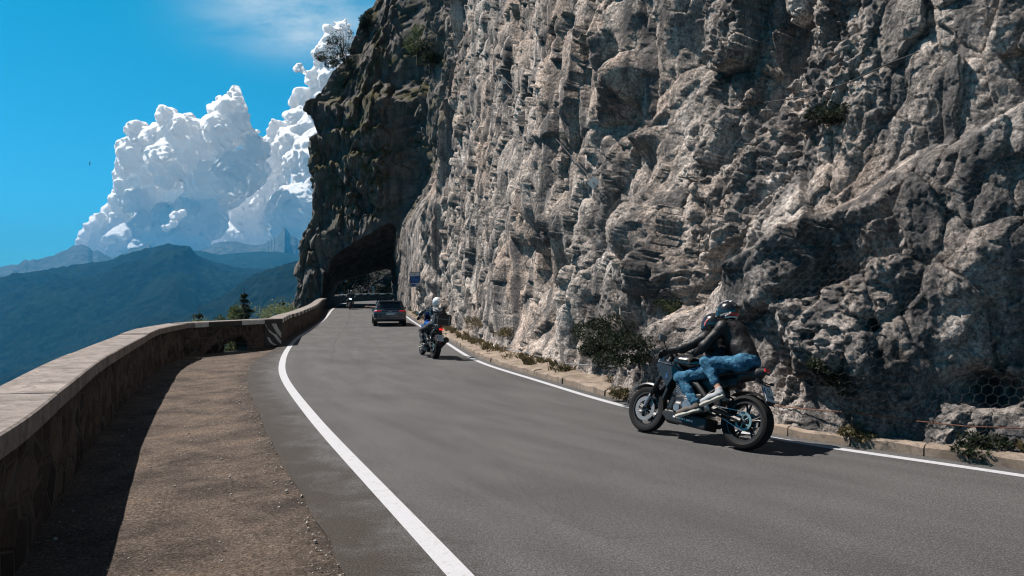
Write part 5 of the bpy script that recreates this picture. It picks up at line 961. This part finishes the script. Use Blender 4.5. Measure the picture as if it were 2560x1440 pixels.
    for s in (-1, 1):
        MB().tube([(1.078, s * .28, 1.085 + bz), (1.038, s * .39, 1.068 + bz)], .018, 8).obj('grip', M['tyre'], root, True)
        mr = MB(); mr.tube([(1.10, s * .25, 1.08 + bz), (1.10, s * .32, 1.19 + bz), (1.08, s * .36, 1.22 + bz)], .007, 5); o = mr.obj('mirror', M['satin'], root, True)
        MB().box((1.07, s * .39, 1.225 + bz), (.012, .06, .035), rotm(0, 0, -s * 10)).obj('mirror_glass', M['metal'], o, bevel=.008)
        pg = MB(); pg.tube([(.52, s * .12, .36), (.52, s * .24, .355)], .012, 6); pg.tube([(.20, s * .11, .52), (.20, s * .24, .515)], .012, 6); pg.tube([(.42, s * .11, .62), (.20, s * .12, .53)], .012, 5); pg.box((.50, s * .13, .42), (.05, .008, .06), rotm(0, 30, 0)); pg.obj('footpegs', M['metal'], root, True)
    return root
def hand(side, base, fwd, up, out, curl=.8, sc=1.0):
    """palm plus five bent fingers; returns primitives"""
    b = A3(*base); f = A3(*fwd); f /= np.linalg.norm(f); u = A3(*up); u /= np.linalg.norm(u); o = np.cross(f, u) * 1.0; pr = [('c', b, b + f * .055 * sc, .024 * sc, .030 * sc)]
    for i, (L, off) in enumerate(((.070, -.030), (.080, -.010), (.075, .010), (.058, .029))):
        p = b + f * .070 * sc + o * off * sc; a1, a2 = curl * .6, curl * 1.5
        q = p + (f * math.cos(a1) - u * math.sin(a1)) * L * .5 * sc; e = q + (f * math.cos(a2) - u * math.sin(a2)) * L * .5 * sc; pr += [('c', b + f * .05 * sc + o * off * .8 * sc, p, .013 * sc, .0095 * sc), ('c', p, q, .0095 * sc, .0088 * sc), ('c', q, e, .0088 * sc, .0075 * sc)]
    s = -1 if out else 1; p = b + o * (-.022 * s) * sc; q = p + f * .045 * sc - o * .022 * s * sc - u * .012; pr += [('c', p, q, .014 * sc, .011 * sc), ('c', q, q + f * .03 * sc - u * .01, .011 * sc, .009 * sc)]
    return pr
def helmet(root, c, pitch, sty):
    t = bpy.data.objects.new('helmet', None); COL.objects.link(t); t.parent = root; t.location = c; t.rotation_euler = (0, R(pitch), 0)
    pr = [('e', (-.012, 0, .018), (.142, .122, .135), None), ('e', (.055, 0, -.045), (.098, .096, .085), None), ('c', (.03, 0, -.07), (.085, 0, -.085), .085, .052)]
    hollow = lambda P: -(np.maximum(sd_ell(P, (-.01, 0, -.16), (.09, .085, .10)), -9))
    sdf_obj('shell', pr, M[sty['shell']], t, .008, .03, cut=hollow)
    vis = lambda P: np.maximum(np.maximum(-(P[..., 0] - .045 - .25 * np.abs(P[..., 2])), P[..., 2] - .062 + .0 * P[..., 0]), -(P[..., 2] + .048))
    shell_patch('visor', pr, vis, M['visor'], t, .005, .008)
    def band(a, b, x0, x1, sgn): return lambda P: np.maximum.reduce([a + sgn * 0 - (P[..., 2] - b * P[..., 0]), (P[..., 2] - b * P[..., 0]) - (a + .02), x0 - P[..., 0], P[..., 0] - x1])
    g = sty.get('gfx', [])
    for nm, mt, fn in g: shell_patch(nm, pr, fn, M[mt], t, .004, .006, .006)
    sp = MB(); sp.box((-.145, 0, .045), (.022, .055, .012), rotm(0, -28, 0)); sp.obj('vent', M[sty.get('vent', 'satin')], t, bevel=.006)
    if sty.get('text'): text_obj('helmet_lettering', sty['text'], .030, M['white'], t, (-.075, .116, -.062), (R(84), R(-20), R(190)), .0035)
    return t
def rider(label, loc, head, lean, J, sty):
    root = thing('person', label, 'person', loc, (R(lean), 0, head)); sty = dict(sty)
    hip, kn, an, toe, pel, ch, nk, hd, sh, el, ha = [J[k] for k in ('hip', 'knee', 'ankle', 'toe', 'pelvis', 'chest', 'neck', 'head', 'shoulder', 'elbow', 'hand')]
    S = lambda p, s: A3(p[0], p[1] * s, p[2]); body = [('c', pel, ch, .10, .11), ('c', ch, nk, .08, .05), ('c', nk, hd, .052, .06), ('e', A3(*hd) + A3(0, 0, .02), (.095, .075, .11), None)]; jac = [('c', A3(*pel) + A3(.01, 0, .05), (A3(*pel) + A3(*ch)) / 2, .135, .145), ('c', (A3(*pel) + A3(*ch)) / 2, ch, .145, .155), ('c', ch, nk, .125, .075), ('e', A3(*ch) + A3(0, 0, -.02), (.135, .175, .16), None)]; jn = [('e', pel, (.15, .165, .125), None)]
    for s in (-1, 1):
        h_, k_, a_, t_, s_, e_, w_ = [S(p, s) for p in (J['hipL'] if s > 0 and 'hipL' in J else hip, kn, an, toe, sh, el, J['handL'] if s > 0 and 'handL' in J else ha)]
        cuf = k_ + (a_ - k_) * sty.get('cuff', .93); heel = a_ + A3(-.02, 0, -.045); td = (t_ - heel); td /= np.linalg.norm(td)
        body += [('c', h_, k_, .07, .05), ('c', k_, k_ + (a_ - k_) * .35, .048, .052), ('c', k_ + (a_ - k_) * .35, a_, .052, .034), ('c', a_, heel, .034, .032), ('c', heel, t_ - td * .05, .03, .028), ('c', pel, h_, .1, .08), ('c', s_, e_, .045, .036), ('c', e_, w_, .036, .024), ('c', ch, s_, .08, .055)]
        jac += [('c', ch, s_, .10, .078), ('c', s_, e_, .074, .060), ('c', e_, e_ + (w_ - e_) * .93, .058, .040)]; jn += [('c', pel, h_, .125, .105), ('c', h_, k_, .098, .068), ('c', k_, k_ + (cuf - k_) * .5, .067, .060), ('c', k_ + (cuf - k_) * .5, cuf, .060, sty.get('hem', .058))]
        d = w_ - e_; d /= np.linalg.norm(d); u = A3(0, -s * .2, 1) if sty.get('grip', 1) else A3(0, s * .9, .5); body += [] if sty.get('glove') else hand(s, w_, d if not sty.get('grip', 1) else A3(.75, -s * .12, -.35), u, s > 0, 1.3 if sty.get('grip', 1) else .5)
        up = [('c', a_ + A3(0, 0, .0), heel, .042, .040), ('c', heel + A3(-.005, 0, 0), heel + td * .14, .040, .040), ('c', heel + td * .14, t_, .042, .030)]
        shoe = sdf_obj('shoe', up, M[sty['shoe']], root, .008, .03, cut=lambda P, hh=heel, n=np.cross(td, A3(0, 1, 0)): -((P - hh) @ (-n * np.sign((-n)[2] or 1)) * 1.0 + .022))
        n_ = np.cross(td, A3(0, 1, 0)); n_ *= np.sign(n_[2]); so = MB(); pts = []
        L_ = np.linalg.norm(t_ - heel) + .07; y0 = heel[1]
        for x, w in ((-.045, .028), (.02, .038), (.09, .032), (L_ - .10, .044), (L_ - .045, .036), (L_ - .025, .016)):
            c_ = heel + td * x; pts.append((c_, w))
        V = []
        for (c_, w) in pts:
            for yy in (-w, w):
                for hh in (-.052, -.022): V.append(c_ + A3(0, yy, 0) + n_ * hh)
        F = [(0, 1, 3, 2), (20, 22, 23, 21)] + [f for i in range(5) for f in ((i * 4, i * 4 + 4, i * 4 + 5, i * 4 + 1), (i * 4 + 2, i * 4 + 3, i * 4 + 7, i * 4 + 6), (i * 4 + 1, i * 4 + 5, i * 4 + 7, i * 4 + 3), (i * 4, i * 4 + 2, i * 4 + 6, i * 4 + 4))]
        so.add(V, F); so.obj('sole', M[sty.get('sole', 'sole')], shoe, bevel=.006)
        if sty.get('glove'):
            g_ = hand(s, w_, A3(.75, -s * .12, -.35), u, s > 0, 1.3, 1.1); g_ += [('c', e_ + (w_ - e_) * .8, w_, .042, .034)]; sdf_obj('glove', g_, M[sty['glove']], root, .009, .012)
    bd = sdf_obj('body', body, M['skin'], root, .010, .02)
    sdf_obj('jacket', jac, M[sty['jacket']], root, .011, .045, noise=.006, nsc=.10)
    sdf_obj('trousers', jn, M[sty['trousers']], root, .010, .04, noise=.009, nsc=.10)
    co = MB(); co.lathe([(.075, -.03), (.082, .02), (.070, .03), (.066, -.03)], tuple((A3(*nk) * .6 + A3(*ch) * .4 + A3(.01, 0, .06))), 'z', 20); co.obj('collar', M[sty['jacket']], root, True)
    helmet(root, hd, sty.get('pitch', 12), sty['helm']); return root
# near motorcycle with two people
rc = px(1858, 1126, 3258 / 384.0); fc = px(1620, 1083, 3258 / 341.0); hd1 = math.atan2(fc[1] - rc[1], fc[0] - rc[0]); L1 = (rc[0], rc[1], .006)
motorcycle('motorcycle', 'black naked motorcycle carrying two people, nearest on the road', L1, hd1, 14, dict(body='black', plate=('EJ', '71438'), marks=1, exz=.36, bar=-.05, pdx=.12, pdz=.06))
box = lambda x0, x1, z0, z1, k=0, y=None: (lambda P: np.maximum.reduce([x0 - (P[..., 0] + k * P[..., 2]), (P[..., 0] + k * P[..., 2]) - x1, z0 - P[..., 2], P[..., 2] - z1] + ([] if y is None else [np.abs(P[..., 1]) - y])))
gf1 = [('red_stripe', 'red', box(.005, .030, -.02, .05, .9)), ('white_stripe', 'white', box(.031, .042, -.03, .05, .9)), ('red_stripe', 'red', box(.043, .056, -.045, .035, .9)), ('red_patch', 'red', box(.075, .16, .065, .10, 0)), ('red_stripe', 'red', box(.07, .115, -.085, -.06, .9)), ('white_stripe', 'white', box(.055, .075, -.075, -.045, .9)), ('grey_panel', 'grey', box(-.02, .07, .10, .145, 0, .05)), ('white_stripe', 'white', box(.03, .08, -.105, -.095, .6))]
gf2 = [('white_stripe', 'white', box(.01, .035, .115, .2, 0, .09)), ('white_stripe', 'white', box(-.055, -.02, .125, .2, 0, .09)), ('white_stripe', 'white', box(-.10, -.08, .10, .2, 0, .06)), ('red_patch', 'red', box(-.16, -.055, -.075, -.040, .25)), ('white_stripe', 'white', box(-.16, -.03, -.092, -.077, .25)), ('white_stripe', 'grey', box(-.05, .06, -.06, -.035, -.4))]
J1 = dict(hip=(.48, .10, .87), knee=(.86, .215, .725), ankle=(.60, .185, .44), toe=(.82, .20, .30), pelvis=(.42, 0, .92), chest=(.56, 0, 1.19), neck=(.61, 0, 1.30), head=(.66, 0, 1.43), shoulder=(.60, .185, 1.24), elbow=(.82, .31, 1.07), hand=(1.03, .335, 1.03))
rider('person in black jacket, blue jeans and red and white striped helmet steering the near motorcycle', L1, hd1, 14, J1, dict(jacket='leather', trousers='denim', shoe='suede', glove='leather', pitch=20, helm=dict(shell='black', gfx=gf1)))
J2 = dict(hip=(.12, .11, .97), knee=(.50, .25, .935), ankle=(.27, .235, .63), toe=(.47, .24, .47), pelvis=(.10, 0, 1.01), chest=(.32, 0, 1.33), neck=(.40, 0, 1.46), head=(.47, 0, 1.59), shoulder=(.39, .17, 1.38), elbow=(.52, .29, 1.12), hand=(.70, .215, 1.02))
rider('person in black leather jacket, cropped jeans and grey sneakers riding pillion on the near motorcycle', L1, hd1, 14, J2, dict(jacket='leather', trousers='denim', shoe='sneak', cuff=.74, hem=.056, grip=0, pitch=18, helm=dict(shell='black', gfx=gf2, text='SHOEI')))
# second motorcycle
r2_ = px(1086, 897, 3258 / 155.0); L2 = (r2_[0], r2_[1], .006); hd2 = math.atan2(.95, -.36)
b2 = motorcycle('motorcycle', 'blue and black touring motorcycle with a big black top case', L2, hd2, 8, dict(body='blue', plate=('EX', '20215'), screen=1, lit=1, cover=0, exz=.50))
tc_ = MB(); tc_.box((-.22, 0, 1.12), (.17, .25, .155), None, (.92, .94)); o = tc_.obj('top_case', M['plastic'], b2, bevel=.03)
q = MB()
for y in (-.17, .17): q.box((-.385, y, 1.10), (.012, .012, .12))
q.box((-.392, 0, 1.13), (.006, .20, .006)); q.box((-.392, .20, 1.16), (.006, .022, .03)); q.obj('case_strap', M['grey'], o)
rk = MB(); rk.tube([(.1, .1, .93), (-.3, .1, .955)], .012, 5); rk.tube([(.1, -.1, .93), (-.3, -.1, .955)], .012, 5); rk.obj('luggage_rack', M['metal'], b2)
MB().box((-.30, 0, .84), (.012, .06, .022)).obj('tail_light', M['redon'], b2, bevel=.004)
MB().tube([(-.10, -.24, .56), (.16, -.23, .50)], [.085, .085], 12).obj('silencer_cover', M['satin'], b2, True)
J3 = dict(hip=(.46, .11, .92), knee=(.84, .29, .74), ankle=(.60, .24, .38), toe=(.80, .26, .28), pelvis=(.42, 0, .96), chest=(.52, 0, 1.30), neck=(.57, 0, 1.46), head=(.60, 0, 1.60), shoulder=(.55, .20, 1.41), elbow=(.74, .38, 1.22), hand=(.97, .37, 1.12))
rider('person in white helmet and black and white jacket riding the blue motorcycle', L2, hd2, 8, J3, dict(jacket='camo', trousers='cloth', shoe='boot', glove='leather', pitch=4, helm=dict(shell='whelm', vent='whelm')))
# oncoming motorcycle by the tunnel
r3 = px(874, 770, 69.5); L3 = (r3[0], r3[1], float(gz(69.5)) + .006); hd3 = math.atan2(-.97, .20)
motorcycle('motorcycle', 'distant oncoming motorcycle with headlamps lit at the tunnel mouth', L3, hd3, -6, dict(body='grey', plate=('DX', '10422'), head=1, screen=1, cover=0))
rider('person in dark blue jacket and dark helmet on the distant oncoming motorcycle', L3, hd3, -6, J3, dict(jacket='cloth', trousers='cloth', shoe='boot', glove='leather', pitch=4, helm=dict(shell='grey')))
# car
def car():
    y0 = 41.6; x0 = (976 - 1280) / FOC * y0; hdg = math.atan2(.975, -.21); root = thing('hatchback_car', 'dark grey hatchback car driving away towards the tunnel', 'car', (x0, y0, float(gz(y0)) + .004), (0, 0, hdg))
    pr = [('b', (2.1, 0, .62), (2.1, .90, .34), None, .20), ('b', (2.2, 0, .80), (1.9, .87, .22), rotm(0, -1.5, 0), .16), ('e', (3.5, 0, .70), (.85, .88, .30), None)]
    cab = lambda P: np.maximum.reduce([sd_box(P, (1.75, 0, 1.08), (1.72, .80 , .38), None, .12), (P[..., 2] - 1.46 + .014 * (P[..., 0] - 1.5) ** 2 * 1.2), (P[..., 0] - 3.35 + (P[..., 2] - .95) * 1.55) * .55, ((P[..., 2] - .95) * .62 - (P[..., 0] - .10)) * .85, (np.abs(P[..., 1]) - .84 + (P[..., 2] - .92) * .36) * .95])
    def f(P):
        d = None
        for p in pr: e = sd_box(P, p[1], p[2], p[3], p[4]) if p[0] == 'b' else sd_ell(P, p[1], p[2]); d = e if d is None else smin(d, e, .12)
        d = smin(d, cab(P), .06)
        for ax_ in (.82, 3.48): d = np.maximum(d, -(np.maximum(np.hypot(P[..., 0] - ax_, P[..., 2] - .33) - .37, .62 - np.abs(P[..., 1]))))
        return np.maximum(d, .19 - P[..., 2])
    V, F = snets(f, (-.1, -1.0, .1), (4.45, 1.0, 1.55), .035); link('body', mesh_np('body', V, F), M['carp'], root, True)
    def patch(name, reg, mat, off=.006, par=root):
        V, F = snets(lambda P: np.maximum(np.maximum(f(P) - off, -(f(P) + .03)), reg(P)), (-.1, -1.0, .1), (4.45, 1.0, 1.55), .02); return link(name, mesh_np(name, V, F), mat, par, True)
    patch('rear_window', lambda P: np.maximum.reduce([P[..., 0] - .62, .98 - P[..., 2], P[..., 2] - 1.33, np.abs(P[..., 1]) - (.66 - (P[..., 2] - 1) * .3)]), M['glass'])
    for s in (-1, 1):
        patch('side_window', lambda P, s=s: np.maximum.reduce([.55 + (P[..., 2] - .98) * .9 - P[..., 0], P[..., 0] - 2.75 + (P[..., 2] - .98) * 1.3, .98 - P[..., 2], P[..., 2] - 1.33, .5 - s * P[..., 1]]), M['glass'])
        patch('tail_light', lambda P, s=s: np.maximum.reduce([P[..., 0] - .22, .80 - P[..., 2] + .0 * P[..., 0], P[..., 2] - .90, .50 - s * P[..., 1]]), M['redl'], .010)
    patch('bumper', lambda P: np.maximum.reduce([P[..., 0] - .35, .22 - P[..., 2], P[..., 2] - .40]), M['plastic'], .012)
    patch('boot_line', lambda P: np.maximum.reduce([P[..., 0] - .22, np.abs(P[..., 2] - .46) - .012]), M['grey'], .010)
    p_ = MB().box((-.012, 0, .71), (.008, .26, .056)).obj('number_plate', M['plate'], root); text_obj('plate_number', 'GK 574ZL', .095, M['ink'], p_, (-.022, 0, .71), (R(90), 0, R(-90)), .001)
    for s in (-1, 1): MB().box((-.021, s * .245, .71), (.002, .018, .054)).obj('plate_band', M['platb'], p_)
    MB().box((-.010, 0, .835), (.01, .06, .03)).obj('badge', M['metal'], root, bevel=.008)
    an_ = MB(); an_.box((.85, 0, 1.49), (.05, .02, .025), None, (.4, .5)); an_.obj('antenna', M['black'], root); MB().box((.36, 0, 1.415), (.12, .62, .018), rotm(0, -8, 0)).obj('spoiler', M['carp'], root, bevel=.008)
    for s in (-1, 1):
        mr = MB(); mr.box((2.72, s * .98, 1.0), (.07, .09, .055)); mr.obj('mirror', M['carp'], root, bevel=.02)
        for x in (.82, 3.48):
            w = bpy.data.objects.new('wheel', None); COL.objects.link(w); w.parent = root; w.location = (x, s * .80, .325)
            MB().lathe([(.325, -.10), (.325, .10), (.305, .115), (.22, .11), (.21, -.11), (.305, -.115)], (0, 0, 0), 'y', 32).obj('tyre', M['tyre'], w, True); rm = MB(); rm.lathe([(.22, -.09), (.22, .09), (.20, .09), (.20, -.09)], (0, 0, 0), 'y', 24)
            for i in range(5): a = i * 1.2566; rm.tube([(0, s * .07, 0), (.21 * math.cos(a), s * .08, .21 * math.sin(a))], .025, 5)
            rm.obj('rim', M['metal'], w)
    # the driver, left arm out of the window
    dp = thing('person', 'person driving the grey hatchback, bare left arm held out of its window', 'person', (x0, y0, float(gz(y0))), (0, 0, hdg)); O = lambda x, y, z: (x, y, z)
    sdf_obj('body', [('c', O(2.15, .38, .62), O(2.10, .38, 1.0), .14, .15), ('c', O(2.10, .38, 1.0), O(2.12, .38, 1.14), .12, .05), ('e', O(2.13, .38, 1.26), (.10, .085, .12), None), ('c', O(2.10, .52, 1.06), O(2.18, .86, 1.06), .06, .045), ('c', O(2.18, .86, 1.06), O(2.14, 1.22, 1.10), .042, .030)] + hand(1, O(2.14, 1.22, 1.10), (-.05, 1, -.05), (0, 0, 1), True, .4), M['skin'], dp, .012, .03)
    sdf_obj('shirt', [('c', O(2.15, .38, .60), O(2.10, .38, 1.0), .16, .17), ('c', O(2.10, .52, 1.05), O(2.14, .70, 1.06), .08, .07)], M['cloth'], dp, .02, .05); sdf_obj('hair', [('e', O(2.11, .38, 1.29), (.105, .09, .10), None)], M['bark'], dp, .012)
car()
# road sign on the rock side
def sign():
    d = 52.0; x, y, z = px(1049, 786, d); root = thing('road_sign', 'tilted blue and white information sign on a thin pole against the rock', 'sign', (x, y, float(gz(d)) + .1), (R(0), R(-5.5), R(8)))
    zt = EYE - (680 - HOR) / FOC * d - float(gz(d)) - .1; zb = EYE - (717 - HOR) / FOC * d - float(gz(d)) - .1; h_ = zt - zb; zc = (zt + zb) / 2; cx = -.05; w = .37
    MB().tube([(0, 0, -.2), (0, 0, zt - .1)], .03, 8).obj('pole', M['dmetal'], root, True); bd = MB().box((cx, -.05, zc), (w, .015, h_ / 2)).obj('sign_board', M['plastic'], root, bevel=.02)
    MB().box((cx, -.068, zc + h_ * .355), (w - .04, .004, h_ * .115)).obj('white_field', M['signw'], bd); MB().box((cx, -.068, zc - h_ * .0), (w - .04, .004, h_ * .23)).obj('blue_field', M['bluesign'], bd)
    MB().box((cx, -.068, zc - h_ * .355), (w - .04, .004, h_ * .115)).obj('white_field', M['signw'], bd); MB().box((cx - .16, -.074, zc - h_ * .355), (.15, .003, h_ * .07)).obj('blue_field', M['bluesign'], bd)
    for dx_, dz_, ww in ((-.12, -.01, .14), (.14, .005, .12), (-.13, .09, .10), (.12, -.09, .12)): MB().box((cx + dx_, -.074, zc + dz_ * h_ * 1.2), (ww, .003, h_ * .018)).obj('lettering', M['skyl'], bd)
    for dx_ in (.06, .16, .24): MB().box((cx + dx_ + .02, -.074, zc - h_ * .34), (.035, .003, h_ * .03)).obj('lettering', M['grey'], bd)
    text_obj('lettering', '1/8k', .13, M['ink'], bd, (cx - .02, -.075, zc + h_ * .355), (R(90), 0, 0), .002)
sign()
def round_sign(u, v, d, label, mt, ring=True):
    x, y, z = px(u, v, d); g = float(gz(d)); root = thing('traffic_sign', label, 'sign', (x, y, g), (0, 0, R(-12))); MB().tube([(0, .03, -.4), (0, .03, z - g + .2)], .03, 6).obj('pole', M['steel'], root)
    if ring:
        MB().tube([(0, -.02, z - g), (0, 0, z - g)], .34, 28).obj('sign_face', M['dmetal'], root); MB().lathe([(.36, -.03), (.36, .01), (.25, .01), (.25, -.03)], (0, 0, z - g), 'y', 32).obj('red_rim', M[mt], root)
    else: MB().box((0, 0, z - g), (.20, .015, .34)).obj('sign_face', M[mt], root)
round_sign(921, 721, 104.0, 'round red rimmed traffic sign above the parapet beyond the tunnel', 'red'); round_sign(933, 722, 105.5, 'small grey green rectangular panel right of the round sign beyond the tunnel', 'grey', False)
# swift
def bird():
    x, y, z = px(224, 408, 42); root = thing('bird', 'small dark swift gliding alone in the blue sky left of the tall cloud', 'bird', (x, y, z), (0, 0, 0)); k = .38 / .95
    sdf_obj('body', [('c', (-.03 * k, 0, .05 * k), (.02 * k, 0, -.0), .03 * k, .045 * k), ('c', (.02 * k, 0, 0), (.16 * k, 0, -.03 * k), .045 * k, .012 * k), ('c', (0, 0, .02 * k), (.03 * k, .03, .26 * k), .040 * k, .028 * k), ('c', (.03 * k, .03, .26 * k), (.14 * k, .06, .46 * k), .028 * k, .006 * k), ('c', (0, 0, 0), (-.02 * k, .03, -.24 * k), .040 * k, .028 * k), ('c', (-.02 * k, .03, -.24 * k), (.0, .06, -.46 * k), .028 * k, .008 * k), ('c', (.10 * k, 0, -.01), (.19 * k, 0, .01), .016 * k, .006 * k)], M['plastic'], root, .007, .02)
bird()
